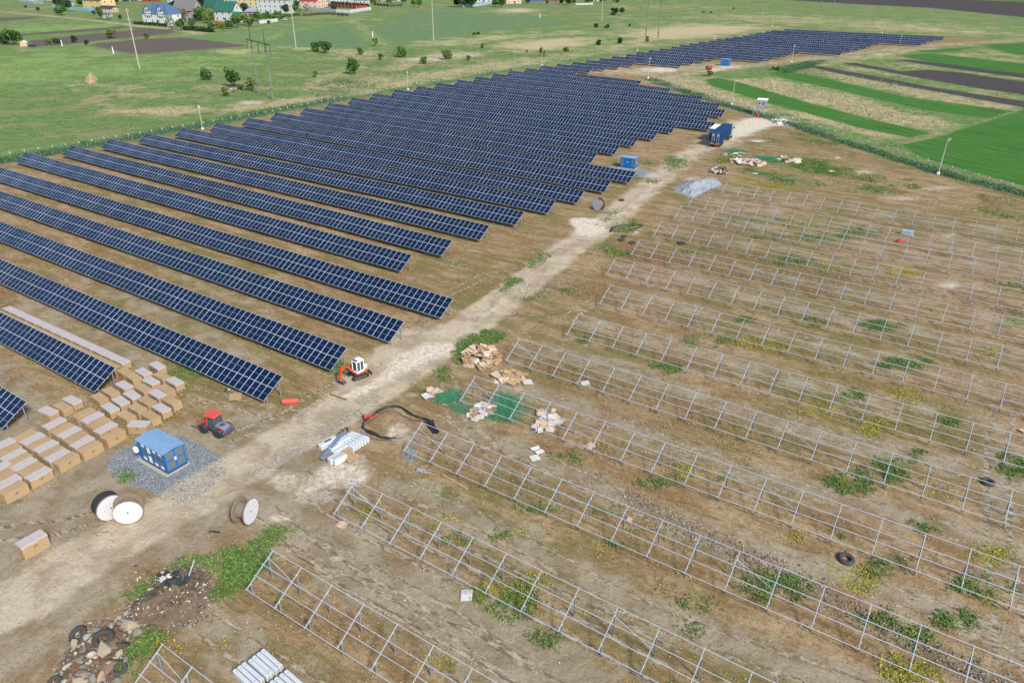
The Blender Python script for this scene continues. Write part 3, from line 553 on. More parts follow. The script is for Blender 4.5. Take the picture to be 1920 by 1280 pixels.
for i, (u, v, nb) in enumerate(RS):
    g = at(u, v, HT)
    T = thing('panel_rack', 'bare galvanised steel rack without panels, %s rack up from the bottom edge' % ordn(i), 'rack', (g[0], g[1], 0), PSI, 'empty racks waiting for panels')
    Lr = nb*BAY
    for s in (0, 1.244, 2.174, PT):
        y, z = rk(s); mb = MB(); mb.box((Lr/2, y, z), (Lr+.3, .048, .06), GALV, rot=Matrix.Rotation(TILT, 3, 'X'))
        for k in range(nb+1): mb.box((k*BAY, y, z+.01), (.09, .06, .064), GALV, rot=Matrix.Rotation(TILT, 3, 'X'))
        mb.build('purlin', T)
    for k in range(nb+1):
        x = k*BAY; x2 = random.uniform(-.02, .02)
        link('rafter', RAFTER, T, (x+x2, 0, 0)); link('rear_post', RPM, T, (x, RPY, 0)); link('front_post', FPM, T, (x, FPY, 0))
    for k, up in ((0, 0), (5 if i < 3 else 7, 1), (8 if i < 3 else 10, 0), (15, 1)):
        if k+1 > nb: continue
        zt = rk(.573)[1]-.25; mb = MB(); a = (k*BAY, RPY+.09, .35 if up else zt); b = ((k+1)*BAY, RPY+.09, zt if up else .35)
        mb.bar(a, b, .035, .035, GALV); mb.build('brace', T)

# ------------------------------------------------------------------ cartons of panels
def carton_meshes(L, W, H, wrap, seed):
    rnd = random.Random(seed); b = MB(); b.bevbox((0, 0, .13+(H-.13)/2), (L, W, H-.13), KRAFT, .012)
    b.box((0, 0, H+.001), (.012, W-.02, .004), KRAFTD); b.box((L*.22, 0, H+.0015), (.008, W-.02, .003), KRAFTD)
    for sy in (-1, 1):
        b.box((0, sy*(W/2+.002), H-.14), (L-.04, .004, .012), KRAFTD)
    ink = MB()
    for sy in (-1, 1):          # printed handling mark: short dark bar with a tail, as on the shipping cartons
        y = sy*(W/2+.004)
        for (px, pz, w_, h_) in ((.0, .62, .34, .045), (.02, .69, .16, .03), (-.06, .56, .2, .02)): ink.box((px, y, pz*H), (w_, .004, h_), INK)
    pal = MB()
    for sy in (-1, 0, 1): pal.box((0, sy*(W/2-.06), .055), (L+.02, .10, .09), WOODL)
    for k in range(5): pal.box((-L/2+.1+k*(L-.2)/4, 0, .115), (.12, W+.02, .022), WOODL)
    film = None
    if wrap:
        film = MB(); nx, ny = 7, 4; vs = []
        for i in range(nx+1):
            for j in range(ny+1):
                vs.append((-(L+.01)/2+(L+.01)*i/nx, -(W+.01)/2+(W+.01)*j/ny, H+.012+rnd.uniform(0, .012)))
        fs = [(i*(ny+1)+j, (i+1)*(ny+1)+j, (i+1)*(ny+1)+j+1, i*(ny+1)+j+1) for i in range(nx) for j in range(ny)]
        n0 = len(vs)            # skirt down the sides
        rim = [i*(ny+1) for i in range(nx+1)] + [nx*(ny+1)+j for j in range(1, ny+1)] + [i*(ny+1)+ny for i in range(nx-1, -1, -1)] + [j for j in range(ny-1, 0, -1)]
        for r in rim:
            x, y, z = vs[r]; vs.append((x*1.004, y*1.006, H-.08-rnd.uniform(0, .12)))
        m_ = len(rim)
        fs += [(rim[k], n0+k, n0+(k+1) % m_, rim[(k+1) % m_]) for k in range(m_)]
        film.add(vs, fs, FILM)
        film.box((.01, 0, H+.026), (.014, W, .003), mat('film_crease', C(180, 172, 172), .4))
        film.box((-L*.25, 0, H+.026), (.008, W, .003), mat('film_crease', C(180, 172, 172), .4))
    return b.mesh('carton_body'), ink.mesh('printed_mark'), pal.mesh('pallet'), (film.mesh('film_wrap') if film else None)
CM = {}
def carton(g, wrap, long_along_row, label, jit=0., L=2.06, W=1.06, H=1.02, group='cartons of solar panels on pallets'):
    sd_ = random.randint(0, 3); key = (wrap, sd_, H, L)
    if key not in CM: CM[key] = carton_meshes(L, W, H, wrap, sd_)
    a = PSI + (0 if long_along_row else math.pi/2)+jit
    T = thing('panel_carton', label, 'box', (g[0], g[1], 0), a, group)
    b, i, p, f = CM[key]; bo = link('carton_body', b, T); link('printed_mark', i, bo); link('pallet', p, T)
    if f: link('film_wrap', f, T)
def kindw(w_): return 'white film-topped carton' if w_ else 'plain tan carton'
H0 = 1.02
def z5(x, y): return at(x/3.7333, y/3.7333+640, H0)
def z6(x, y): return at(x/4.48, y/4.48+780, H0)
def z7(x, y): return at(x/4., y/4.+560, H0)
LINES = [('behind the blue kiosk side', [(0, 585, 497), (1, 645, 528), (0, 690, 565), (1, 737, 600), (0, 790, 645)], z5),
         ('second line from the kiosk', [(1, 455, 55), (0, 525, 100), (1, 580, 132), (0, 635, 172), (1, 687, 212), (0, 750, 255)], z6),
         ('third line from the kiosk', [(0, 205, 155), (1, 270, 185), (0, 325, 222), (1, 385, 250), (0, 428, 290), (1, 480, 325), (0, 550, 350)], z6),
         ('fourth line from the kiosk', [(1, 20, 232), (0, 75, 280), (1, 110, 322), (0, 158, 355), (1, 197, 397), (0, 255, 435), (1, 318, 478)], z6),
         ('line cut by the left edge', [(1, -20, 430), (0, 15, 492), (1, 62, 545), (0, 108, 600)], z6)]
for name, items, fn in LINES:
    nn = len(items)
    for k, (w_, x, y) in enumerate(items):
        lab = '%s, %s from the road in the %s' % (kindw(w_), ordn(nn-1-k), name if 'line' in name else 'carton line nearest the kiosk')
        g = fn(x, y)-N*.0
        carton(g, w_, False, lab, random.uniform(-.03, .03)+R_(3))
AG = [(1, 1100, 165), (0, 1130, 236), (1, 1222, 275), (1, 1055, 273), (0, 1160, 327), (1, 1100, 362), (0, 1005, 325), (1, 868, 303), (0, 929, 240), (0, 868, 203), (1, 1003, 211), (0, 1200, 410), (0, 1028, 410), (1, 1128, 462), (0, 1055, 515), (0, 960, 460), (1, 923, 370), (1, 843, 412), (0, 773, 345), (0, 695, 387), (1, 770, 460), (0, 880, 512)]
LAB = ['farthest, alone by the panel row', 'tip of the heap, just in front of the lone one', 'right corner of the scattered block, facing the excavator', 'upper part of the scattered block, end of the white file', 'right side, below the corner film-topped one', 'centre right of the scattered block', 'centre, above a film-topped one', 'touching the end post of the panel row', 'end of the tan file beside the white file', 'half under the panel row end', 'last in the white file', 'right edge above the loader forks', 'middle of the scattered block', 'second from the kiosk on the right edge', 'right of the kiosk roof, lowest tan one', 'middle, left of the centre film-topped one', 'middle, right of the panel row corner', 'left middle, below a tan one', 'just under the panel row corner', 'leftmost of the scattered block', 'left side beside the elongated lines', 'front of the scattered block above the kiosk']
for (w_, x, y), l in zip(AG, LAB): carton(z5(x, y), w_, True, kindw(w_)+', '+l, random.uniform(-.05, .05)-R_(3))
carton(z5(972, 572), 1, True, 'film-wrapped carton standing crosswise against the back of the blue kiosk', R_(30))
carton(z5(335, 482), 1, True, 'white film-topped carton, left one of three apart from the block', R_(6))
carton(z5(435, 450), 0, True, 'plain tan carton between two film-topped ones apart from the block', R_(2))
carton(z5(502, 407), 1, True, 'white film-topped carton, right one of three apart from the block', R_(2))
P0 = z7(990, 497); P1 = at(18, 579, H0); nl = 13
for k in range(nl+1):
    g = P0+(P1-P0)*k/nl
    if k: carton(g, 1, True, L=1.96, label='film-topped carton in the white file behind the panel row, %s from its end' % ordn(k-1))
    g2 = P0+(P1-P0)*(k-.35)/nl - N*1.34
    if k > 0: carton(g2, 0, True, L=1.96, label='tan carton in the file hidden by the panel row, %s from its end' % ordn(k-1))
g = at(170/2.908, 497/2.908+840, 1.2)
carton(g, 1, False, 'single tall carton with white lid standing alone by the road', R_(0), H=1.3, group=None)

# ------------------------------------------------------------------ transformer kiosks
def kiosk(loc, rz, label, L=4.3, W=2.1, H=2.45, front='doors'):
    T = thing('transformer_kiosk', label, 'kiosk', loc, rz, 'blue transformer kiosks')
    b = MB(); b.box((0, 0, .20+(H-.2)/2), (L, W, H-.2), BLUE); b.box((0, 0, .11), (L+.04, W+.04, .18), BLACKP)
    for sx in (-1, 1):
        for sy in (-1, 1): b.box((sx*(L/2-.03), sy*(W/2-.03), H/2+.1), (.12, .12, H-.2), BLUE)
    # gable infill
    b.prism([(-W/2, H), (W/2, H), (0, H+.10)], -L/2, L/2, BLUE, Matrix.Rotation(math.pi/2, 4, 'Z'))
    body = b.build('body', T)
    r = MB(); ov = .16
    for sy in (-1, 1):
        vs = [(-L/2-ov, 0, H+.16), (L/2+ov, 0, H+.16), (L/2+ov, sy*(W/2+ov), H+.0), (-L/2-ov, sy*(W/2+ov), H+.0)]
        vs += [(x, y, z-.05) for x, y, z in vs]
        r.add(vs, [(0, 1, 2, 3) if sy < 0 else (3, 2, 1, 0), (7, 6, 5, 4) if sy < 0 else (4, 5, 6, 7), (0, 4, 5, 1), (1, 5, 6, 2), (2, 6, 7, 3), (3, 7, 4, 0)], ROOFB)
    for k in range(5): x = -L/2+L*(k+.5)/5; [r.bar((x, 0, H+.18), (x, sy*(W/2+ov), H+.02), .04, .03, ROOFB) for sy in (-1, 1)]
    r.build('roof', T)
    s = MB(); s.box((-.1, -.1, .02), (L+.7, W+.55, .10), CONC); s.build('concrete_slab', T)
    # louvres at the two ends: four grey panels behind a blue cross
    for sx in (-1, 1):
        for sy in (-1, 1):
            for zz in (.82, 1.86):
                p = MB(); p.box((0, 0, 0), (.03, W/2-.2, .88), LOUV)
                for q_ in range(9): p.box((sx*.02, 0, -.40+q_*.1), (.02, W/2-.22, .03), STEEL)
                p.build('louvre_panel', body, (sx*(L/2+.012), sy*(W/4-.01), zz))
    pl = MB(); pl.box((0, 0, 0), (.02, .2, .3), WHITE); pl.box((.012, 0, .03), (.008, .1, .1), RED); pl.build('warning_plate', body, (L/2+.045, 0, 1.35))
    if front == 'windows':
        xs = [-1.55, -.95, -.15, .95+.0]; xs = [-L/2+.75+k*.93 for k in range(4)]
        for k, x in enumerate(xs):
            for zz in (.78, 1.85):
                m_ = LOUV if (k, zz) in ((0, .78), (0, 1.85), (2, .78), (3, .78), (2, 1.85), (3, 1.85)) else WHITE
                p = MB(); p.box((0, 0, 0), (.62, .03, .82), LOUV); p.box((0, -.02, .22 if zz > 1 else -.22), (.5, .02, .3), WHITE)
                if m_ is WHITE: p.box((0, -.022, 0), (.44, .02, .74), WHITE)
                p.build('wall_panel', body, (x+.1, -W/2-.012, zz))
        e = MB(); e.bevbox((0, 0, 0), (.45, .35, .5), WHITE, .04); e.build('meter_box', body, (-L/2+.05, -W/2-.35, 1.45))
    else:
        for sx in (-1, 1):
            d = MB(); d.box((0, 0, 0), (.92, .03, H-.55), BLUE); d.box((sx*-.36, -.03, 0), (.04, .03, .24), STEEL)
            dd = d.build('door', body, (sx*.48, -W/2-.018, .2+(H-.25)/2))
            p = MB(); p.box((0, 0, 0), (.62, .03, H-.6), LOUV)
            p.build('louvre_panel', body, (sx*(L/2-.5), -W/2-.012, .2+(H-.2)/2))
        q_ = MB(); q_.box((0, 0, 0), (.3, .02, .3), mat('warning_yellow', C(240, 220, 60), .5)); q_.build('warning_plate', body, (.0, -W/2-.05, 1.5))
    return T
kc = np.array([-34.4, 58.4, 0]) - N*.35 + D*.12
kc = (at(260/7.4667+230, 600/7.4667+780, .1)+at(915/7.4667+230, 645/7.4667+780, .1))/2; kc[2] = 0
kiosk(kc, PSI, 'large blue kiosk with pale blue roof on the grey gravel pad', front='windows')
kg = at(1185, 316); kiosk((kg[0]-.6, kg[1]+1.0, 0), PSI+R_(4), 'blue kiosk with blue double doors behind the panel row end', L=3.6, W=2.3, H=2.5)
kg = at(1361, 124); kiosk((kg[0], kg[1]+1.2, 0), PSI+R_(8), 'small far blue kiosk on white sand by the far field', L=4.2, W=2.6, H=2.9)

# ------------------------------------------------------------------ cable drums
def drum(g, az, label, Rr=1.22, Wd=1.15, core=RUBBER, tilt=0., corer=.72, far=None):
    T = thing('cable_drum', label, 'cable drum', (g[0], g[1], 0), az, 'wooden cable drums')     # axis along local x
    FW = mat('drum_flange_white', C(232, 234, 238), .6, 0, .06, 4)
    for sx in (-1, 1):
        f = MB(); X = Matrix.Translation((sx*Wd/2, 0, Rr)) @ Matrix.Rotation(math.pi/2, 4, 'Y')
        f.lathe([(Rr, -.05), (Rr, .05)], FW if sx > 0 else (far or FW), 36, X)
        f.lathe([(Rr-.05, -.056), (Rr+.012, -.052), (Rr+.012, .052), (Rr-.05, .056)], WOOD, 36, X, cap=False)
        for a_ in range(8):
            t_ = a_*math.pi/4; f.tube((sx*(Wd/2+.06), .55*math.cos(t_), Rr+.55*math.sin(t_)), (sx*(Wd/2+.085), .55*math.cos(t_), Rr+.55*math.sin(t_)), .025, STEEL, 6)
        f.tube((sx*(Wd/2+.05), 0, Rr), (sx*(Wd/2+.07), 0, Rr), .07, BLACKP, 10)
        for q_ in range(-4, 5): 
            h = math.sqrt(max(0, Rr**2-(q_*.26)**2))-.02; f.bar((sx*(Wd/2+.053), q_*.26, Rr-h), (sx*(Wd/2+.053), q_*.26, Rr+h), .008, .008, mat('board_joint', C(150, 148, 146), .8))
        f.build('flange', T)
    c = MB(); X = Matrix.Translation((-Wd/2, 0, Rr)) @ Matrix.Rotation(math.pi/2, 4, 'Y'); prof = []
    k = 13
    for i in range(k*2+1): prof.append((corer+(.03 if i % 2 else 0), .05+(Wd-.1)*i/(k*2)))
    c.lathe(prof, core, 28, X); smooth(c.build('cable_core', T))
azA = math.atan2(-.80, .60)      # towards the camera and a little right
ga = at(205, 977); gb = at(241, 981)
drum((ga[0]-.25, ga[1]+.75, 0), R_(-38), 'cable drum wound with black cable, white flange half hidden by its neighbour', corer=1.12, Wd=1.2, far=WOOD)
drum((gb[0]+.0, gb[1]+.55, 0), R_(-68), 'cable drum with its round white flange facing the road, right of a pair', core=WOOD, Wd=1.1, corer=.8, far=WOOD)
gc_ = at(463, 977); drum((gc_[0], gc_[1]+.1, 0), R_(-14), 'lone empty wooden cable drum on the right of the dirt road', core=WOOD, Wd=1.1, Rr=1.18, far=WOOD)
gd = at(1122, 394); drum((gd[0], gd[1], 0), R_(222), 'distant cable drum with brown core near the panel row ends', core=mat('brown_core', C(158, 128, 98), .8), far=WOOD, Rr=1.2, Wd=1.1)

# ------------------------------------------------------------------ wheel helper
def wheel(parent, x, y, r, wd, rim, name='wheel'):
    o = bpy.data.objects.new(name, None); COL.objects.link(o); o.parent = parent; o.location = (x, y, r); o.empty_display_size = .2
    X = Matrix.Rotation(math.pi/2, 4, 'X'); b = MB(); h = wd/2
    b.lathe([(r*.62, -h*.9), (r*.92, -h), (r, -h*.6), (r, h*.6), (r*.92, h), (r*.62, h*.9)], RUBBER, 24, X)
    for k in range(20):
        a_ = k*math.pi/10; b.box((r*math.cos(a_), (h*.4 if k % 2 else -h*.4), r*math.sin(a_)), (.05*r+.02, h*1.0, .07*r+.02), RUBBER, rot=Matrix.Rotation(-a_, 3, 'Y'))
    b.build('tyre', o)
    b = MB(); b.lathe([(r*.60, -h*.80), (r*.3, -h*.55), (r*.25, -h*.85), (.001, -h*.85)], rim, 16, X); b.lathe([(r*.60, h*.80), (r*.3, h*.55), (r*.25, h*.85), (.001, h*.85)], rim, 16, X); b.build('rim', o)
    return o

# ------------------------------------------------------------------ wheel loader with forks
def loader():
    f0 = at(360+160/11.2, 740+560/11.2, .2); r0 = at(360+760/11.2, 740+760/11.2, .2)
    fv = f0-r0; az = math.atan2(fv[1], fv[0]); c = at(360+500/11.2, 740+790/11.2, 0)
    c = at(404, 812, 0)
    T = thing('wheel_loader', 'small red and grey wheel loader with pallet forks near the cartons', 'loader', (c[0], c[1]+.3, 0), az); T.scale = (.92, .90, .92)
    b = MB()                                           # rear chassis and engine hood (x forward)
    b.bevbox((-1.15, 0, 1.02), (1.5, 1.05, .75), mat('hood_grey', C(128, 150, 178), .35, 0, .08), .16); b.bevbox((-1.0, 0, .62), (1.9, 1.2, .35), DGREY, .08)
    b.bevbox((-1.95, 0, .72), (.35, 1.75, .42), DGREY, .08); b.box((-1.3, .1, 1.41), (.5, .5, .03), DGREY)
    for sy in (-1, 1):
        b.bevbox((-1.25, sy*.80, 1.02), (1.15, .42, .10), DGREY, .05); b.box((-1.95, sy*.6, .9), (.05, .2, .1), mat('lamp_red', C(200, 60, 50), .4))
        for k in range(6): b.bar((-.55-k*.26, sy*.56, 1.30-.02*k*k*.5), (-.8-k*.26, sy*.56, 1.30-.02*(k+1)**2*.5), .08, .16, RED)
    b.build('rear_body', T)
    b = MB(); b.bevbox((1.0, 0, .7), (1.1, .8, .5), DGREY, .08); b.tube((0, 0, .4), (0, 0, .9), .16, DGREY)
    for sy in (-1, 1): b.bevbox((1.05, sy*.78, 1.02), (1.1, .4, .1), DGREY, .05)
    b.build('front_chassis', T)
    cab = MB()                                         # cab: glazed box with posts
    cab.bevbox((-.05, 0, .92), (1.3, 1.25, .5), DGREY, .06); cab.box((-.05, 0, 1.72), (1.12, 1.06, 1.1), GLASS)
    for sx in (-1, 1):
        for sy in (-1, 1): cab.bar((-.05+sx*.6, sy*.58, 1.1), (-.05+sx*.52, sy*.54, 2.3), .10, .10, DGREY if sx < 0 else RED)
    for zz in (1.15, 2.28): cab.box((-.05, .56, zz), (1.15, .06, .07), DGREY); cab.box((-.05, -.56, zz), (1.15, .06, .07), DGREY)
    cb = cab.build('cab', T)
    r = MB(); r.bevbox((0, 0, 0), (1.55, 1.4, .14), RED, .12); r.build('cab_roof', cb, (-.02, 0, 2.42))
    for x in (1.05, -1.15):
        for sy in (-1, 1): wheel(T, x, sy*.78, .56, .42, STEEL)
    a = MB()
    for sy in (-1, 1):
        a.bar((.45, sy*.3, 1.35), (1.5, sy*.33, 1.15), .11, .2, RED); a.bar((1.5, sy*.33, 1.15), (2.05, sy*.36, .45), .11, .18, RED)
        a.tube((.5, sy*.2, .95), (1.5, sy*.25, .95), .05, STEEL)
    a.bar((1.3, -.33, 1.2), (1.3, .33, 1.2), .12, .12, RED); a.build('lift_arm', T)
    f = MB(); f.bar((2.1, -.65, .75), (2.1, .65, .75), .09, .14, RED); f.bar((2.1, -.65, .28), (2.1, .65, .28), .09, .12, RED)
    for sy in (-1, 1): f.bar((2.1, sy*.6, .2), (2.1, sy*.6, .85), .08, .1, RED)
    f.build('fork_carriage', T)
    for sy in (-1, 1):
        f = MB(); f.bar((2.16, 0, .85), (2.16, 0, .16), .11, .06, MUD); f.bar((2.14, 0, .16), (3.45, 0, .12), .12, .05, MUD); f.build('fork_tine', T, (0, sy*.5, 0))
loader()

# ------------------------------------------------------------------ mini excavator
def excavator():
    c = at(668, 711, 0); T = thing('mini_excavator', 'orange and white mini excavator with bucket down beside the road', 'excavator', (c[0]+.1, c[1]+.75, 0), 0)
    tr = at(693, 700)-at(650, 709); azT = math.atan2(tr[1], tr[0])+R_(12)
    for sy in (-1, 1):
        b = MB(); L2, r = .80, .24; pts = []
        for i in range(9): a_ = -math.pi/2+math.pi*i/8; pts.append((L2+r*math.cos(a_), r+r*math.sin(a_)))
        for i in range(9): a_ = math.pi/2+math.pi*i/8; pts.append((-L2+r*math.cos(a_), r+r*math.sin(a_)))
        ip = [(x*.86, r+(z-r)*.68) for x, z in pts]; n = len(pts); X = Matrix.Rotation(azT, 4, 'Z') @ Matrix.Translation((0, sy*.68, 0))
        for w_ in (-.16, .16): pass
        vs = [(x, -.16, z) for x, z in pts]+[(x, .16, z) for x, z in pts]+[(x, -.16, z) for x, z in ip]+[(x, .16, z) for x, z in ip]
        fs = []
        for i in range(n):
            j = (i+1) % n; fs += [(i, j, n+j, n+i), (2*n+j, 2*n+i, 3*n+i, 3*n+j), (j, i, 2*n+i, 2*n+j), (n+i, n+j, 3*n+j, 3*n+i)]
        b.add(vs, fs, RUBBER, X); b.box((0, 0, r), (1.5, .12, .2), MUD, X=X)
        for k in range(5): b.tube((-.6+k*.3, -.12, .14), (-.6+k*.3, .12, .14), .1, MUD, 10, X=X)
        b.build('track', T)
    u = MB(); X = Matrix.Rotation(azT, 4, 'Z'); u.bevbox((0, 0, .42), (1.1, 1.1, .24), MUD, .05, X=X); u.tube((0, 0, .5), (0, 0, .66), .38, MUD, 18); u.build('undercarriage', T)
    d = MB(); d.bar((.5, -.35, .3), (1.35, -.45, .3), .1, .1, MUD, X); d.bar((.5, .35, .3), (1.35, .45, .3), .1, .1, MUD, X); d.bar((1.4, -.85, .28), (1.4, .85, .28), .06, .42, MUD, X); d.build('dozer_blade', T)
    bt = at(645, 715, .2)-np.array([c[0]+.1, c[1]+.75, 0]); azU = math.atan2(bt[1], bt[0]); X = Matrix.Rotation(azU, 4, 'Z')
    b = MB(); b.bevbox((-.25, 0, .78), (1.75, 1.35, .26), ORANGE, .10, X=X); b.bevbox((-.95, -.1, 1.15), (.62, 1.25, .55), WHITE, .2, X=X)
    for k in range(3): b.box((-.95+.0*k, .53, 1.02+k*.12), (.3, .02, .05), BLACKP, X=X); b.box((-1.263, -.1, 1.02+k*.12), (.02, .5, .05), BLACKP, X=X)
    ub = b.build('upper_body', T)
    cb = MB(); cb.bevbox((.05, .25, .95), (1.1, .92, .2), WHITE, .05, X=X); cb.box((.05, .25, 1.65), (1.0, .82, 1.25), GLASS, X=X)
    for sx in (-1, 1):
        for sy in (-1, 1): cb.bar((.05+sx*.52, .25+sy*.42, .95), (.05+sx*.50, .25+sy*.41, 2.3), .09, .09, WHITE, X)
    cb.bar((.05, .68, .95), (.05, .67, 2.3), .07, .05, WHITE, X); cb.bevbox((.05, .25, 2.33), (1.16, .98, .12), WHITE, .06, X=X); cb.box((.42, .25, 2.40), (.34, .78, .02), GLASS, X=X)
    cb.build('cab', T)
    bm = MB(); P = [(.65, -.05, .85), (1.15, -.05, 1.75), (1.75, -.05, 2.0), (2.35, -.05, 1.85)]
    for i in range(3): bm.bar(P[i], P[i+1], .2, .24, ORANGE, X)
    bm.tube((.8, .1, .95), (1.3, .1, 1.6), .05, STEEL, X=X); bm.build('boom', T)
    st_ = MB(); st_.bar((2.2, -.05, 2.1), (2.6, -.05, .55), .17, .2, ORANGE, X); st_.tube((1.7, -.05, 2.16), (2.2, -.05, 2.25), .05, STEEL, X=X); st_.build('dipper_arm', T)
    bk = MB(); X2 = X @ Matrix.Translation((2.55, -.05, 0)); prof = [(.15, .55), (.0, .62), (-.28, .58), (-.5, .4), (-.55, .15), (-.4, .02), (-.1, .05), (-.36, .13), (-.44, .3), (-.28, .48), (0, .50)]
    bk.prism(prof, -.42, .42, STEEL, X2)
    bk.prism([(.0, .6), (-.3, .55), (-.5, .38), (-.52, .15), (-.4, .03), (-.1, .05)], -.44, -.40, MUD, X2); bk.prism([(.0, .6), (-.3, .55), (-.5, .38), (-.52, .15), (-.4, .03), (-.1, .05)], .40, .44, MUD, X2)
    for k in range(4): bk.box((-.05, -.33+k*.22, .05), (.16, .07, .04), STEEL, X=X2)
    bk.build('bucket', T)
excavator()

# ------------------------------------------------------------------ container lorry and the one beside it
def lorry():
    g = (at(1331, 277)+at(1349, 279))/2; az = PSI+R_(95)
    T = thing('container_lorry', 'lorry carrying a dark blue shipping container up the white road', 'lorry', (g[0]+.2, g[1]+1.0, 0), az)
    NAVY = mat('container_navy', C(24, 74, 128), .5, 0, .1, 2); c = MB(); L, W, z0, H = 12.2, 2.44, 1.25, 2.75
    c.box((L/2, 0, z0+H/2), (L, W-.06, H-.04), NAVY)
    for k in range(44):                                # corrugated sides and roof
        x = .2+k*(L-.4)/43
        for sy in (-1, 1): c.box((x, sy*(W/2-.015), z0+H/2), (.13, .04, H-.3), NAVY)
        c.box((x, 0, z0+H-.01), (.13, W-.3, .03), NAVY)
    for x in (.06, L-.06):
        for sy in (-1, 1): c.box((x, sy*(W/2-.05), z0+H/2), (.16, .14, H+.02), NAVY)
    for sy in (-1, 1):
        for zz in (z0+.08, z0+H-.06): c.box((L/2, sy*(W/2-.03), zz), (L, .1, .14), NAVY)
    cc = c.build('container', T)
    for sy in (-1, 1):
        d = MB(); d.box((0, 0, 0), (.06, W/2-.1, H-.25), NAVY)
        for q_ in (-.28, .28): d.tube((-.07, q_, -H/2+.12), (-.07, q_, H/2-.12), .028, ALU, 8); d.box((-.06, q_, -.35), (.05, .12, .1), ALU)
        d.box((-.035, 0, .55), (.01, .42, .16), WHITE); d.box((-.035, 0, .25), (.01, .3, .08), WHITE)
        d.build('container_door', cc, (-.03, sy*W/4, z0+H/2))
    b = MB(); b.box((5.4, 0, 1.05), (11.6, .9, .28), MUD); b.box((-.25, 0, .95), (.25, 2.3, .35), mat('bumper_orange', C(214, 140, 110), .6)); b.box((-.38, .8, .9), (.04, .35, .16), RED); b.box((-.38, -.8, .9), (.04, .35, .16), RED); b.build('trailer_chassis', T)
    for x in (1.3, 2.6, 3.9, 10.4):
        for sy in (-1, 1): wheel(T, x, sy*.98, .5, .42, STEEL)
    k = MB(); TEAL = mat('cab_mint_paint', C(150, 210, 196), .4)
    k.bevbox((13.4, 0, 2.05), (1.9, 2.4, 2.7), TEAL, .15); k.box((14.36, 0, 2.5), (.03, 2.1, .9), GLASS)
    for sy in (-1, 1): k.box((13.7, sy*1.205, 2.5), (.9, .02, .8), GLASS); k.bar((14.2, sy*1.2, 2.7), (14.3, sy*1.5, 2.7), .06, .4, BLACKP)
    k.bevbox((12.9, 0, .8), (3.0, 2.2, .4), MUD, .05); k.build('cab', T)
    for sy in (-1, 1): wheel(T, 13.5, sy*1.02, .52, .4, STEEL)
    g2 = at(1329, 241, 3.45); g2 = g2+np.array([math.sin(az)*1.25, -math.cos(az)*1.25, 0])+np.array([math.cos(az)*.2, math.sin(az)*.2, 0]); T2 = thing('box_truck', 'white-roofed blue box truck hidden behind the container lorry', 'truck', (g2[0], g2[1], 0), az)
    b = MB(); b.bevbox((3.2, 0, 2.25), (6.2, 2.3, 2.3), mat('box_blue', C(60, 120, 168), .5), .06); b.box((3.2, 0, 3.45), (6.3, 2.4, .1), WHITE); b.build('cargo_box', T2)
    b = MB(); b.bevbox((7.2, 0, 1.6), (1.6, 2.2, 2.0), WHITE, .2); b.box((8.0, 0, 2.0), (.04, 1.9, .7), GLASS); b.box((3.6, 0, .85), (8, .9, .25), MUD); b.build('cab', T2)
    for x in (1.6, 7.0):
        for sy in (-1, 1): wheel(T2, x, sy*.95, .45, .35, STEEL)
lorry()

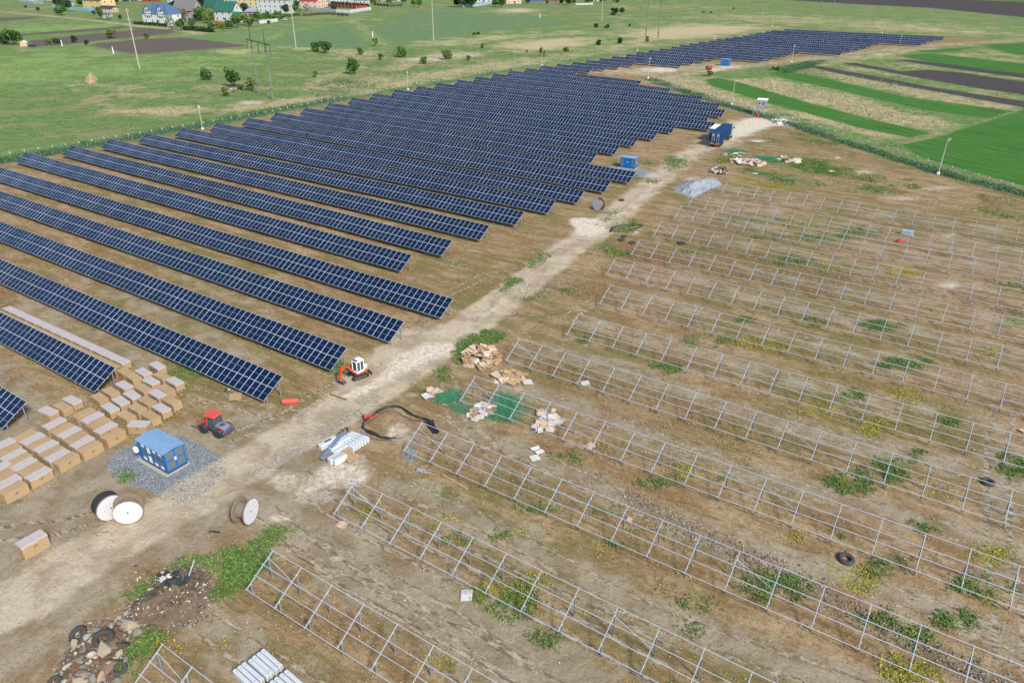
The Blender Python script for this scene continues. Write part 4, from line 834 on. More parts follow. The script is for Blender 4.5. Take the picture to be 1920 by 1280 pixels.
# ------------------------------------------------------------------ guard cabin on stilts
def cabin():
    g = at(1425, 216); T = thing('guard_cabin', 'grey guard cabin on steel stilts by the fence corner', 'cabin', (g[0]+.5, g[1]+1.2, 0), PSI+R_(8))
    GREY = mat('cabin_grey', C(168, 180, 194), .55); L, W = 2.7, 2.2
    b = MB(); b.box((0, 0, 3.35), (L, W, 2.3), GREY)
    for sx in (-1, 1): [b.box((sx*L/2, sy*W/2, 3.35), (.1, .1, 2.32), mat('cabin_trim', C(120, 134, 150), .5)) for sy in (-1, 1)]
    bd = b.build('body', T)
    r = MB(); r.box((0, 0, 4.6), (L+.5, W+.5, .12), WHITE, rot=Matrix.Rotation(R_(4), 3, 'X')); r.build('roof', T)
    for (x, y, dx, dy) in ((.55, -W/2-.02, .75, .03), (-.6, -W/2-.02, .6, .03), (L/2+.02, 0, .03, .8), (-L/2-.02, 0, .03, .8)):
        f = MB(); f.box((0, 0, 0), (dx+.14 if dx > .1 else .03, dy+.14 if dy > .1 else .03, 1.15), WHITE); fo = f.build('window_frame', bd, (x, y, 3.5))
        p = MB(); s_ = 1.3; p.box((0, 0, 0), (dx if dx > .1 else .05, dy if dy > .1 else .05, .95), GLASS); p.build('pane', fo)
    for sx in (-1, 1):
        for sy in (-1, 1):
            l = MB(); l.tube((0, 0, 0), (0, 0, 2.2), .07, GALV); l.build('stilt', T, (sx*(L/2-.1), sy*(W/2-.1), 0))
    s = MB()
    for zz in (.6, 2.15): s.bar((-L/2, -W/2+.1, zz), (L/2, -W/2+.1, zz), .07, .07, GALV); s.bar((-L/2, W/2-.1, zz), (L/2, W/2-.1, zz), .07, .07, GALV)
    for sx in (-1, 1): s.bar((sx*(L/2-.1), -W/2, 2.15), (sx*(L/2-.1), W/2, 2.15), .07, .07, GALV)
    s.build('stilt_rail', T)
    l = MB(); l.bar((-L/2-.35, -W/2-.9, 0), (-L/2-.35, -W/2+.1, 2.2), .05, .08, GALV); l.bar((-L/2-.85, -W/2-.9, 0), (-L/2-.85, -W/2+.1, 2.2), .05, .08, GALV)
    for k in range(8): t_ = (k+.5)/8; l.bar((-L/2-.85, -W/2-.9+t_, 2.2*t_), (-L/2-.35, -W/2-.9+t_, 2.2*t_), .05, .03, GALV)
    l.build('ladder', T)
    g = at(1420, 220); T = thing('fire_barrel', 'small red barrel standing in front of the guard cabin', 'barrel', (g[0], g[1], 0))
    b = MB(); b.lathe([(.36, 0), (.4, .08), (.38, .4), (.4, .45), (.38, .8), (.4, .95), (.36, 1.0), (.34, .96)], mat('barrel_red', C(232, 50, 50), .5), 20); b.build('body', T)
cabin()
#--PART3
# ------------------------------------------------------------------ sheets, slabs, heaps
def sheet(mb, c, a, b_, m, rnd, th=.03, bend=.25, lift=.0, tilt=.15):
    """a bent board: two or three hinged panels with thickness"""
    n = rnd.choice((1, 2, 2, 3)); rz = rnd.uniform(0, 6.28); R = Matrix.Translation(c) @ Matrix.Rotation(rz, 4, 'Z') @ Matrix.Rotation(rnd.uniform(-tilt, tilt), 4, 'X') @ Matrix.Rotation(rnd.uniform(-tilt, tilt), 4, 'Y')
    xs = [-a/2+a*i/n for i in range(n+1)]; zs = [rnd.uniform(0, bend)*a*(1 if i % 2 else 0) for i in range(n+1)]
    sk = rnd.uniform(-.2, .2)
    vs = []
    for x, z in zip(xs, zs):
        e = rnd.uniform(.85, 1.1)
        for y in (-b_/2*e, b_/2*e): vs += [(x+sk*y, y, z), (x+sk*y, y, z-th)]
    fs = []
    for i in range(n):
        o = i*4; p = o+4; fs += [(o, p, p+2, o+2), (o+1, o+3, p+3, p+1), (o, o+1, p+1, p), (o+2, p+2, p+3, o+3)]
    fs += [(0, 2, 3, 1), (n*4, n*4+1, n*4+3, n*4+2)]
    mb.add(vs, fs, m, R)
KW = mat('white_sheet', C(232, 226, 220), .6, 0, .08)
KP = [KRAFTP, KRAFT, KW, KRAFTP, mat('damp_cardboard', C(188, 152, 122), .9, 0, .15), KRAFTP]
def heap(name, label, cx, cy, rx, ry, n, seed, pal=KP, hmax=.8, smax=1.3, cat='rubbish heap'):
    rnd = random.Random(seed); mb = MB(); g = at(cx, cy); ex = at(cx+rx, cy); ey = at(cx, cy-ry); A = Vector((ex-g)[:2]).length; B = Vector((ey-g)[:2]).length
    for k in range(n):
        t_ = rnd.uniform(0, 6.28); r = math.sqrt(rnd.uniform(0, 1)); x = g[0]+A*r*math.cos(t_); y = g[1]+B*r*math.sin(t_)
        s = rnd.uniform(.35, 1)*smax; z = .06+hmax*(1-r*r)*rnd.uniform(.0, 1)
        sheet(mb, (x, y, z), s, s*rnd.uniform(.5, .9), rnd.choice(pal), rnd, tilt=.15+.35*(hmax > .3)*rnd.random())
    return tag(mb.build(name), label, cat, kind='stuff')
heap('cardboard_heap', 'big heap of torn cardboard beside the dirt road, by the tip of a bare rack', 903, 670, 36, 20, 95, 1, hmax=1.0, smax=1.5)
heap('cardboard_heap', 'flattened cartons stacked in front of the big cardboard heap', 955, 709, 30, 10, 42, 2, pal=[KRAFT, KRAFTP, KRAFT, KW], hmax=.5, smax=1.6)
heap('cardboard_heap', 'white and brown scrap sheets under the left end of a rack, left of green strapping', 903, 772, 26, 14, 30, 3, pal=[KW, KW, KRAFTP, KP[4]], hmax=.25)
heap('cardboard_heap', 'scrap cardboard and white film right of the green strapping', 1025, 790, 26, 20, 34, 4, pal=[KW, KRAFTP, KW, KRAFTP], hmax=.3)
heap('cardboard_heap', 'low scatter of cardboard on the grass near the lorry', 1405, 305, 34, 6, 52, 5, pal=[KRAFTP, KW, KRAFTP], hmax=.5, smax=2.0)
heap('cardboard_heap', 'small pale cardboard scatter right of the distant green strapping', 1478, 300, 20, 6, 24, 6, pal=[KW, KRAFTP, KRAFTP], hmax=.4, smax=2.0)
heap('cardboard_heap', 'faded cardboard piece group left of the rack by green strapping', 812, 740, 16, 12, 7, 7, pal=[KRAFTP, KW], hmax=.2)
heap('cardboard_heap', 'white plastic scraps at the fence corner right of the guard cabin', 1466, 230, 14, 5, 26, 8, pal=[KW, KW, mat('blue_white_film', C(210, 216, 232), .5)], hmax=.6, smax=1.8)
heap('cardboard_heap', 'distant mixed scraps beside the white sand by the far kiosk', 1378, 290, 26, 4, 14, 9, pal=[KW, KRAFTP], hmax=.2, smax=1.8)
def strap(label, cx, cy, rx, ry, n, seed):
    rnd = random.Random(seed); mb = MB(); g = at(cx, cy); ex = at(cx+rx, cy); ey = at(cx, cy-ry); A = Vector((ex-g)[:2]).length; B = Vector((ey-g)[:2]).length
    for k in range(n):
        t_ = rnd.uniform(0, 6.28); r = rnd.random()**.8; p = Vector((g[0]+A*r*math.cos(t_), g[1]+B*r*math.sin(t_), .05+.3*(1-r)*rnd.random())); h = rnd.uniform(0, 6.28)
        for j in range(4):
            h += rnd.uniform(-.9, .9); q_ = p+Vector((math.cos(h)*.35, math.sin(h)*.35, rnd.uniform(-.12, .12))); q_.z = max(.03, q_.z); mb.bar(p, q_, .03, .012, NET); p = q_
    return tag(mb.build('plastic_strapping'), label, 'strapping', kind='stuff')
strap('tangle of green plastic strapping left of the rack corner', 842, 745, 22, 11, 150, 1)
strap('large tangle of green plastic strapping lying under a bare rack', 945, 765, 38, 26, 380, 2)
strap('thin faded green strapping strewn on tan soil', 870, 765, 26, 10, 70, 3)
strap('distant green strapping among cardboard near the lorry', 1440, 298, 26, 6, 520, 4)
strap('distant green strapping strip just behind the road by the lorry', 1378, 284, 28, 4, 260, 5)
# single sheets lying about
for u, v, s, m_, lab in [(875, 1116, .95, KW, 'white board lying alone between the second and third racks'), (641, 984, .8, KRAFTP, 'crumpled pale sheet at the corner of the third rack'), (1105, 837, .9, KRAFTP, 'brown cardboard sheet under a rack, right of the scrap'), (1003, 859, .8, KW, 'pale sheet lying on the bare track between racks'), (1180, 974, .5, KRAFTP, 'small pale stone-like sheet under the rack, lower right'), (1097, 719, .8, KW, 'white crumpled sheet under a rack at mid picture'), (1193, 436, .7, KW, 'white sack by the tyres beside the road'), (989, 717, 1.05, KW, 'round-cornered white sheet right of the stacked cardboard'), (972, 730, .9, KRAFT, 'orange-tan cardboard flap below the white sheet'), (1008, 845, 1.0, KW, 'white sheet end folded over below the rack'), (1395, 300, 0, None, ''), (1560, 322, 1.3, KRAFTP, 'pale sheet on green grass far right of the cardboard scatter'), (1416, 326, 1.1, KW, 'white scrap on grass below the far cardboard'), (1420, 266, 2.4, KW, 'white tarp on bare soil right of the lorry'), (1570, 297, 1.2, KRAFTP, 'little pale scrap near the right fence'), (1918, 808, .7, KRAFTP, 'brown scrap at the right edge of the photo')]:
    if not s: continue
    mb = MB(); g = at(u, v); sheet(mb, (0, 0, .07), s*1.2, s, m_, random.Random(u), bend=.12, tilt=.08); o = mb.build('loose_sheet', None, (g[0], g[1], 0)); tag(o, lab, 'sheet')

# low poly irregular stones
def rock_mesh(mb, c, r, m, rnd, sq=(1, 1, .7), sub=1):
    import mathutils
    vs = []; fs = []; n1, n2 = 7, 5; ph = rnd.uniform(0, 6)
    ax = [rnd.uniform(.75, 1.25) for _ in range(3)]
    top = (0, 0, 1); vs.append(top)
    for j in range(1, n2):
        for i in range(n1):
            a_ = 2*math.pi*i/n1+ph; e = math.pi*j/n2; vs.append((math.sin(e)*math.cos(a_), math.sin(e)*math.sin(a_), math.cos(e)))
    vs.append((0, 0, -1)); o = len(vs)-1
    for i in range(n1): fs.append((0, 1+i, 1+(i+1) % n1)); fs.append((o, o-n1+(i+1) % n1, o-n1+i))
    for j in range(n2-2):
        for i in range(n1): a_ = 1+j*n1+i; b_ = 1+j*n1+(i+1) % n1; fs.append((a_, a_+n1, b_+n1, b_))
    out = []
    pl = [(Vector((rnd.gauss(0, 1), rnd.gauss(0, 1), rnd.gauss(0, 1))).normalized(), rnd.uniform(.42, .72)) for _ in range(9)]
    for v in vs:
        w_ = Vector(v)*rnd.uniform(.88, 1.12)
        for nrm, d_ in pl:
            k = w_.dot(nrm)
            if k > d_: w_ -= nrm*(k-d_)
        out.append((c[0]+w_.x*r*sq[0]*ax[0], c[1]+w_.y*r*sq[1]*ax[1], c[2]+w_.z*r*sq[2]*ax[2]))
    mb.add(out, fs, m)
RCK = [mat('lump_grey', C(150, 142, 128), .9, 0, .3, 3, bump=.03), mat('lump_pale', C(186, 170, 144), .9, 0, .25, 3, bump=.03), mat('lump_brown', C(140, 116, 94), .9, 0, .25, 3, bump=.03), mat('lump_rust', C(148, 100, 72), .9, 0, .25, 3), mat('lump_white', C(200, 192, 178), .9, 0, .2, 3)]
RNAME = ['grey', 'pale tan', 'brown', 'rusty brick-red', 'whitish']
BIG = [(249, 1172, .95, 1), (236, 1176, .55, 0), (222, 1166, .5, 0), (206, 1170, .45, 0), (195, 1166, .42, 2), (222, 1160, .4, 1), (182, 1180, .4, 0), (140, 1208, .62, 1), (164, 1193, .42, 4), (177, 1196, .5, 1), (196, 1216, .95, 1), (218, 1208, .62, 2), (156, 1218, .38, 0), (172, 1228, .5, 4), (183, 1238, .48, 3), (150, 1236, .45, 0), (128, 1247, .42, 4), (145, 1252, .48, 3), (160, 1262, .7, 0), (200, 1250, .7, 2), (207, 1244, .5, 1), (222, 1226, .42, 1), (236, 1236, .36, 0), (172, 1272, .6, 0), (150, 1277, .7, 1), (190, 1266, .55, 1), (258, 1186, .5, 0), (132, 1272, .42, 2), (112, 1268, .36, 0), (220, 1275, .4, 0), (237, 1148, .32, 4), (208, 1292, .6, 1)]
for k, (u, v, r, mi) in enumerate(sorted(BIG)):
    rnd = random.Random(k*7+1); mb = MB(); z = .12+max(0, .55-abs(math.hypot((u-190)/60, (v-1225)/60))*.5); g = at(u, v, z)
    rock_mesh(mb, (0, 0, 0), r, RCK[mi], rnd, (1, .8, .55)); o = mb.build('rubble_block', None, (g[0], g[1], z), rnd.uniform(0, 6)); tag(o, '%s broken concrete block in the rubble heap, %s counted from its left side' % (RNAME[mi], ordn(k)), 'rubble block', 'broken blocks in the rubble heap')
def mound(name, label, pts, h, m, seed, cat, rough=.12, kind=None):
    P = poly(pts); c = P.mean(0); rnd = np.random.default_rng(seed); lo, hi = P.min(0), P.max(0); n = 46
    X, Y = np.meshgrid(np.linspace(lo[0]-.3, hi[0]+.3, n), np.linspace(lo[1]-.3, hi[1]+.3, n))
    d2 = np.full(X.shape, 1e9); ins = np.zeros(X.shape, bool)
    for i in range(len(P)):
        a = P[i]; b = P[(i+1) % len(P)]; e = b-a; tt = np.clip(((X-a[0])*e[0]+(Y-a[1])*e[1])/(e@e), 0, 1)
        d2 = np.minimum(d2, (X-a[0]-tt*e[0])**2+(Y-a[1]-tt*e[1])**2); cc = ((a[1] > Y) != (b[1] > Y)); ins ^= cc & (X < a[0]+(Y-a[1])/(b[1]-a[1]+1e-12)*e[0])
    dd = np.sqrt(d2)*np.where(ins, 1, -1); mx = dd.max()
    Zm = h*np.clip(dd/mx, -.3, 1)**1 * (1+.25*np.sin(X*1.7+seed)*np.cos(Y*2.1)) + rnd.uniform(-1, 1, X.shape)*rough*np.clip(dd/mx*3, 0, 1)
    Zm[dd < 0] = -.1
    vs = [(float(x), float(y), float(z)) for x, y, z in zip(X.ravel(), Y.ravel(), Zm.ravel())]; fs = []
    for j in range(n-1):
        for i in range(n-1):
            a = j*n+i
            if max(dd[j, i], dd[j, i+1], dd[j+1, i], dd[j+1, i+1]) > -.25: fs.append((a, a+1, a+n+1, a+n))
    mb = MB(); mb.add(vs, fs, m); o = mb.build(name); smooth(o); tag(o, label, cat, kind=kind)
    def hz(x, y):
        i = int(np.clip(round((x-X[0, 0])/(X[0, 1]-X[0, 0])), 0, n-1)); j = int(np.clip(round((y-Y[0, 0])/(Y[1, 0]-Y[0, 0])), 0, n-1)); return max(0, float(Zm[j, i]))
    return hz
DEB = mat('debris_soil', C(122, 106, 88), .95, 0, .35, 1.6, bump=.08, var2=.2, scale2=1.2)
HZ = mound('soil_heap', 'brown heap of earth and debris inside the green weeds at lower left', [(232, 1150), (262, 1118), (300, 1085), (345, 1060), (385, 1072), (398, 1110), (372, 1155), (330, 1172), (285, 1172), (250, 1168)], 1.0, DEB, 2, 'earth heap', kind='stuff')
mound('gravel_heap', 'grey-blue gravel heap at the tip of the farthest rack', [(1265, 352), (1285, 343), (1318, 337), (1344, 335), (1354, 345), (1328, 356), (1300, 370), (1275, 362)], 1.3, mat('gravel_grey', C(168, 176, 184), .95, 0, .3, 5, bump=.08), 3, 'gravel heap', .25, kind='stuff')
HR = mound('rubble_bed', 'low bed of small rubble under the broken concrete blocks', [(95, 1290), (112, 1250), (130, 1215), (160, 1185), (200, 1166), (248, 1166), (262, 1184), (240, 1225), (232, 1250), (215, 1290)], .5, DEB, 5, 'rubble', .15, kind='stuff')
mound('straw_heap', 'small straw-coloured heap in the left meadow', [(158, 152), (165, 143), (176, 141), (183, 148), (178, 155), (166, 157)], 2.0, mat('straw_heap', C(196, 170, 128), .9, 0, .2), 6, 'heap', .3, kind='stuff')
mb = MB(); rnd = random.Random(33)
for k in range(420):
    u = rnd.uniform(95, 265); v = rnd.uniform(1160, 1290)
    if abs((u-185)+(v-1225)*.55) > 62: continue
    g = at(u, v); r = rnd.choice((.08, .1, .14, .2)); rock_mesh(mb, (g[0], g[1], HR(g[0], g[1])+r*.2), r, rnd.choice(RCK), rnd, (1, 1, .7))
tag(mb.build('small_rubble'), 'small stones and brick bits filling the rubble heap', 'rubble', kind='stuff')
mb = MB()
for k in range(700):
    u = rnd.uniform(235, 400); v = rnd.uniform(1060, 1175)
    g = at(u, v); z = HZ(g[0], g[1])
    if z < .05 and rnd.random() < .7: continue
    if rnd.random() < .75: rock_mesh(mb, (g[0], g[1], z), rnd.choice((.04, .06, .09)), rnd.choice(RCK+[BLACKP]), rnd)
    else: sheet(mb, (g[0], g[1], z+.05), rnd.uniform(.1, .3), .1, rnd.choice([KW, KRAFTP, BLACKP, WOOD]), rnd, tilt=.6)
tag(mb.build('mixed_debris'), 'scraps and stones strewn over the brown soil heap', 'debris', kind='stuff')
mb = MB()
for k in range(26): g = at(1346+rnd.uniform(-18, 18), 322+rnd.uniform(-6, 6)); rock_mesh(mb, (g[0], g[1], .2+rnd.uniform(0, .5)), rnd.uniform(.3, .75), rnd.choice(RCK+[RCK[4], BLACKP]), rnd)
tag(mb.build('rubble_pile'), 'small pile of pale and dark stones above the gravel heap', 'rubble', kind='stuff')
mb = MB()
for k in range(30): g = at(437+rnd.uniform(-14, 14), 170+rnd.uniform(-4, 4)); rock_mesh(mb, (g[0], g[1], .2), rnd.uniform(.4, .9), rnd.choice(RCK), rnd)
tag(mb.build('rubble_pile'), 'stony rubble below the round shrub by the twin pole pylon', 'rubble', kind='stuff')
# tyres
def tyre(u, v, lab, r=.5, tx=0, ty=0, z=.14):
    g = at(u, v, z); mb = MB(); n1, n2 = 24, 8; vs = []; fs = []; rr = r*.32
    for i in range(n1):
        a_ = 2*math.pi*i/n1
        for j in range(n2):
            b_ = 2*math.pi*j/n2; q_ = r-rr+rr*math.cos(b_)*(1.0 if math.cos(b_) > 0 else .8); vs.append((q_*math.cos(a_), q_*math.sin(a_), rr*.75*math.sin(b_)))
    for i in range(n1):
        for j in range(n2): fs.append((i*n2+j, ((i+1) % n1)*n2+j, ((i+1) % n1)*n2+(j+1) % n2, i*n2+(j+1) % n2))
    mb.add(vs, fs, mat('old_tyre', C(84, 82, 78), .9, 0, .4, 6)); o = smooth(mb.build('tyre', None, (g[0], g[1], z))); o.rotation_euler = (tx, ty, 0); tag(o, lab, 'tyre', 'discarded tyres')
tyre(193, 1196, 'large dusty tyre lying on top of the rubble heap', .75, .15, .1, .75); tyre(146, 1190, 'dark tyre half buried at the road side of the rubble heap', .7, .5, -.2, .2); tyre(228, 1206, 'dark tyre behind the brown block in the rubble heap', .6, -.7, .3, .3)
tyre(222, 1252, 'tyre in the weeds right of the rubble heap', .6, .2, .4, .2); tyre(103, 1278, 'dark tyre at the bottom left corner of the rubble', .5, .3); tyre(1853, 903, 'tyre lying alone on bare soil near the right edge', .65); tyre(1587, 1047, 'tyre with green weeds growing in it beside a rack', .7, .05)
tyre(1166, 449, 'nearer of two tyres on the orange soil by the road', .6); tyre(1170, 443, 'pale tyre behind the nearer one by the road', .55); tyre(1186, 455, 'tyre right of the pair by the road', .55, .3); tyre(1278, 455, 'dark tyre beneath a rack, right of the others', .75); tyre(1166, 375, 'small dark tyre by the distant cable drum', .6)

# white concrete slabs at the bottom edge
P0 = at(440+285/5.333, 1020+1050/5.333, .55); dirL = D*1.0
SA, SB = P0, at(420+150/7.467, 1180+560/7.467, .5)
stepv = (SB-SA)/6.0; e1 = at(420+800/7.467, 1180+490/7.467, .55)-P0; Ls = float(np.hypot(*e1[:2]))
azs = math.atan2(e1[1], e1[0])
for grp, (org, cnt) in enumerate([(P0, 7), (at(420+870/7.467, 1180+565/7.467, .55)+(P0-P0), 6)]):
    for k in range(cnt):
        c = org+stepv*k+e1/2*(1.0); T = MB(); h = .48
        T.bevbox((0, 0, h/2), (Ls+.15, .30, h), CONCW, .03, rz=0)
        for sx in (-1, 1): T.tube((sx*Ls*.38, 0, h), (sx*Ls*.38, 0, h+.012), .03, BLACKP, 8)
        for sx in (-1, 1): T.box((sx*(Ls/2+.08), 0, h*.5), (.02, .12, h), CONC)
        o = T.build('concrete_beam', None, (c[0]+random.uniform(-.06, .06), c[1], .02), azs+random.uniform(-.015, .015))
        tag(o, 'white concrete beam, %s from the upper end of the %s stack at the bottom edge' % (ordn(k), ('left', 'right')[grp]), 'concrete beam', 'white concrete beams at the bottom edge')
# block stack in the yard with steel profiles and a pallet
def yard():
    q = lambda x, y, z=.3: at(600+x/5.6, 720+y/5.6, z)
    items = [(60, 625, .55, 'front left'), (105, 590, .55, 'left back'), (165, 660, .6, 'front middle'), (200, 690, .5, 'middle'), (150, 600, .5, 'left inner'), (240, 600, .7, 'centre'), (300, 640, .6, 'right of centre'), (160, 770, .6, 'front'), (205, 780, .6, 'front right')]
    for k, (x, y, h, l) in enumerate(items):
        c = q(x, y, h*.6); mb = MB(); mb.bevbox((0, 0, h/2), (1.5, .62, h), CONCW, .05); mb.box((0, 0, h+.002), (1.2, .05, .02), CONC); mb.tube((.5, 0, h), (.5, 0, h+.03), .04, STEEL); mb.tube((-.5, 0, h), (-.5, 0, h+.03), .04, STEEL)
        o = mb.build('concrete_block', None, (c[0], c[1], 0), PSI+math.pi/2-.15); tag(o, 'pale concrete block in the yard stack by the road, %s' % l, 'concrete block', 'pale concrete blocks in the yard')
    for k in range(6):
        c = q(300+k*22, 560-k*8, .5); mb = MB(); mb.bevbox((0, 0, .35), (2.3, .33, .62), CONCW, .04); mb.box((.3, 0, .705), (.5, .1, .01), CONC)
        c = q(262+k*30, 588-k*19+30, .7)
        o = mb.build('concrete_slab', None, (c[0], c[1], 0), PSI+.1); tag(o, 'long pale slab in the yard stack, %s from the front' % ordn(k), 'concrete slab', 'long pale slabs in the yard')
    for k in range(3):
        a = q(0+k*14, 780+k*6, .35); b = q(250+k*12, 478+k*6, .9); mb = MB(); v = Vector(b)-Vector(a); mb.bar((0, 0, 0), v, .13, .10, mat('steel_profile_blue', C(150, 172, 196), .4, .3)); o = mb.build('steel_profile', None, tuple(a)); tag(o, ('left', 'middle', 'right')[k]+' steel profile leaning across the concrete blocks', 'steel profile', 'steel profiles on the blocks')
    mb = MB(); c = q(265, 480, .9); rnd = random.Random(5)
    for k in range(16): rock_mesh(mb, (c[0]+rnd.uniform(-.45, .45), c[1]+rnd.uniform(-.2, .2), .8+rnd.uniform(0, .25)), .14, BLACKP, rnd)
    tag(mb.build('black_bags'), 'little heap of black plastic bags on the end of the yard slabs', 'plastic bags')
    c = q(300, 740, .35); T = thing('wooden_pallet', 'slatted wooden pallet leaning on the concrete blocks over green weeds', 'pallet', (c[0], c[1], .30), azp := math.atan2(*(q(395, 790)-q(250, 680))[[1, 0]]))
    T.rotation_euler = (R_(10), R_(4), azp)
    for k in range(13): b = MB(); b.box((-.95+k*1.9/12, 0, .07), (.09, 1.15, .025), WOODL); b.build('slat', T)
    b = MB(); [b.box((0, y, 0), (2.0, .09, .11), WOODL) for y in (-.5, 0, .5)]; b.build('bearer', T)
yard()
g = at(442, 744); T = thing('wooden_pallet', 'pale pallet lying flat below the end of a panel row', 'pallet', (g[0], g[1], .03), PSI+.9)
for k in range(7): b = MB(); b.box((-.6+k*.2, 0, .12), (.12, 1.3, .025), WOODL); b.build('slat', T)
b = MB(); [b.box((0, y, .05), (1.3, .1, .1), WOODL) for y in (-.55, -.18, .18, .55)]; b.build('bearer', T)
# black cable bundle, second cable loop
def cable(name, lab, ptsl, r, n=1, spread=.1, m=BLACKP, seed=0):
    rnd = random.Random(seed); mb = MB()
    for pts in ptsl:
        for k in range(n):
            ph = rnd.uniform(0, 6); Q = []
            for i, (u, v) in enumerate(pts):
                g = at(u, v, 0); sp = spread*(1+.8*math.sin(i*.9+ph)); Q.append(Vector((g[0]+rnd.uniform(-sp, sp), g[1]+rnd.uniform(-sp, sp), r+.01+rnd.uniform(0, spread))))
            Q = [Q[0]*2-Q[1]]+Q+[Q[-1]*2-Q[-2]]; path = []
            for i in range(1, len(Q)-2):
                for j in range(5):
                    t_ = j/5; p0, p1, p2, p3 = Q[i-1:i+3]
                    path.append(.5*((2*p1)+(p2-p0)*t_+(2*p0-5*p1+4*p2-p3)*t_*t_+(3*p1-p0-3*p2+p3)*t_**3))
            path.append(Q[-2])
            for p_, q_ in zip(path[:-1], path[1:]): mb.tube(p_, q_, r, m, 6, cap=False)
    return tag(mb.build(name), lab, 'cable')
qq = lambda L: [(600+x/5.6, 720+y/5.6) for x, y in L]
cable('black_cables', 'bundle of thick black cables curving across the yard under the rack corner', [qq([(1235, 500), (1180, 440), (1120, 375), (1020, 350), (930, 310), (860, 258), (790, 236), (700, 245), (620, 290), (560, 335), (500, 372), (458, 420), (465, 470), (540, 520), (640, 570), (720, 578), (790, 570)])], .045, 7, .14, seed=1)
cable('black_cables', 'thin black cable with a loose end inside the thick bundle', [qq([(1060, 395), (960, 380), (880, 340), (800, 295), (700, 292), (620, 330), (520, 400), (450, 445)]), qq([(480, 535), (560, 570), (660, 600), (760, 600)]), qq([(640, 570), (760, 575), (840, 575), (885, 555)])], .03, 1, .05, seed=2)
cable('black_pipes', 'cut black pipe ends fanned out under the corner of the rack', [qq([(1095+k*22, 395-k*4), (1150+k*16, 470), (1190+k*12, 520)]) for k in range(5)], .06, 1, .02, seed=3)
cable('black_cables', 'coil of dark cable on the grass beside the road bend', [[(1145, 436), (1148, 430), (1158, 424), (1180, 422), (1205, 424), (1185, 431), (1160, 433), (1147, 434)]], .05, 3, .12, seed=4)
cable('black_cables', 'short black cable scrap right of the road near the lone drum', [[(392, 998), (400, 997), (408, 999), (412, 998)]], .07, 2, .05, seed=5)
cable('thin_cables', 'dark thin cable scraps on soil below the pair of drums', [[(172, 1001), (185, 998), (205, 997)], [(178, 1003), (183, 1005)]], .02, 1, .03, seed=6)
# pallet jack, orange cylinder, small items
g = at(688, 784); T = thing('pallet_jack', 'red hand pallet jack standing at the cable bundle', 'pallet jack', (g[0], g[1], 0), PSI+R_(62))
b = MB()
for sy in (-1, 1): b.bar((-.1, sy*.19, .16), (1.15, sy*.19, .13), .16, .07, RED)
b.bevbox((-.2, 0, .3), (.25, .5, .45), RED, .04); b.build('fork', T); b = MB(); b.tube((-.3, 0, .3), (-.75, 0, 1.2), .03, BLACKP); b.tube((-.75, -.15, 1.22), (-.75, .15, 1.22), .03, BLACKP); b.build('handle', T)
b = MB(); [b.tube((-.3, s*.09, .1), (-.3, s*.2, .1), .1, BLACKP, 12) for s in (-1, 1)]; b.build('wheel', T)
g = at(545, 756); b = MB(); TK = mat('tank_red', C(226, 106, 88), .55, 0, .1); X = Matrix.Rotation(math.pi/2, 4, 'Y')
b.lathe([(.2, -.92), (.3, -.86), (.3, -.3), (.315, -.29), (.315, -.24), (.3, -.23), (.3, .23), (.315, .24), (.315, .29), (.3, .3), (.3, .86), (.2, .92)], TK, 18, Matrix.Translation((0, 0, .31)) @ X); b.bar((-.55, -.2, .04), (.55, -.2, .04), .08, .08, TK); b.bar((-.55, .2, .04), (.55, .2, .04), .08, .08, TK); b.tube((0, 0, .6), (0, 0, .7), .05, TK)
o = b.build('metal_tank', None, (g[0], g[1], 0), R_(8)); tag(o, 'small salmon-red metal tank lying on the ground right of a panel row end', 'tank')
g = at(790, 882); b = MB(); rnd = random.Random(8)
for k in range(7): b.bar((rnd.uniform(-.5, .5), rnd.uniform(-.3, .3), .05+k*.03), (rnd.uniform(-.5, .5)+.5, rnd.uniform(-.3, .3)-.3, .05+k*.03), .12, .05, mat('bracket_blue_white', C(190, 204, 220), .4, .2))
tag(b.build('steel_brackets', None, (g[0], g[1], 0)), 'little pile of pale steel brackets below the rack corner', 'brackets')
for (u, v, u2, v2, z2, rr, m_, lab) in [(343, 1113, 364, 1050, .8, .035, ALU, 'thin pale steel pole leaning on the soil heap'), (830, 890, 876, 917, .05, .06, WOODL, 'pale plank lying under a rack'), (618, 738, 650, 749, .05, .035, mat('rusty_bar', C(120, 84, 66), .8), 'rusty bar lying beside the road'), (188, 971, 217, 983, .08, .06, WOODL, 'pale wooden beam under the pair of cable drums'), (1760, 327, 1752, 322, .1, 0, WOODL, '')]:
    if not rr: continue
    a = at(u, v, .08); c = at(u2, v2, z2+.05); b = MB(); b.bar((0, 0, 0), tuple(c-a), rr*2, rr*2, m_); tag(b.build('bar' if rr < .05 else 'plank', None, tuple(a)), lab, 'bar' if rr < .05 else 'plank')
for (u, v, k, lab) in [(318, 1078, 22, 'black and white torn foil by the weeds on the soil heap'), (331, 1098, 26, 'dark green-black plastic bags on the soil heap'), (98, 731, 0, '')]:
    if not k: continue
    b = MB(); g = at(u, v, .7); rnd = random.Random(k)
    for i in range(k): rock_mesh(b, (g[0]+rnd.uniform(-.9, .9), g[1]+rnd.uniform(-.3, .3)*(1+.6*(i % 2)), HZ(g[0], g[1])+rnd.uniform(.0, .2)), rnd.uniform(.12, .3), (BLACKP if i % 3 or k == 26 else KW) if k == 22 else mat('bag_dark_green', C(62, 74, 74), .5), rnd, (1.2, 1, .6))
    tag(b.build('plastic_bags'), lab, 'plastic bags')
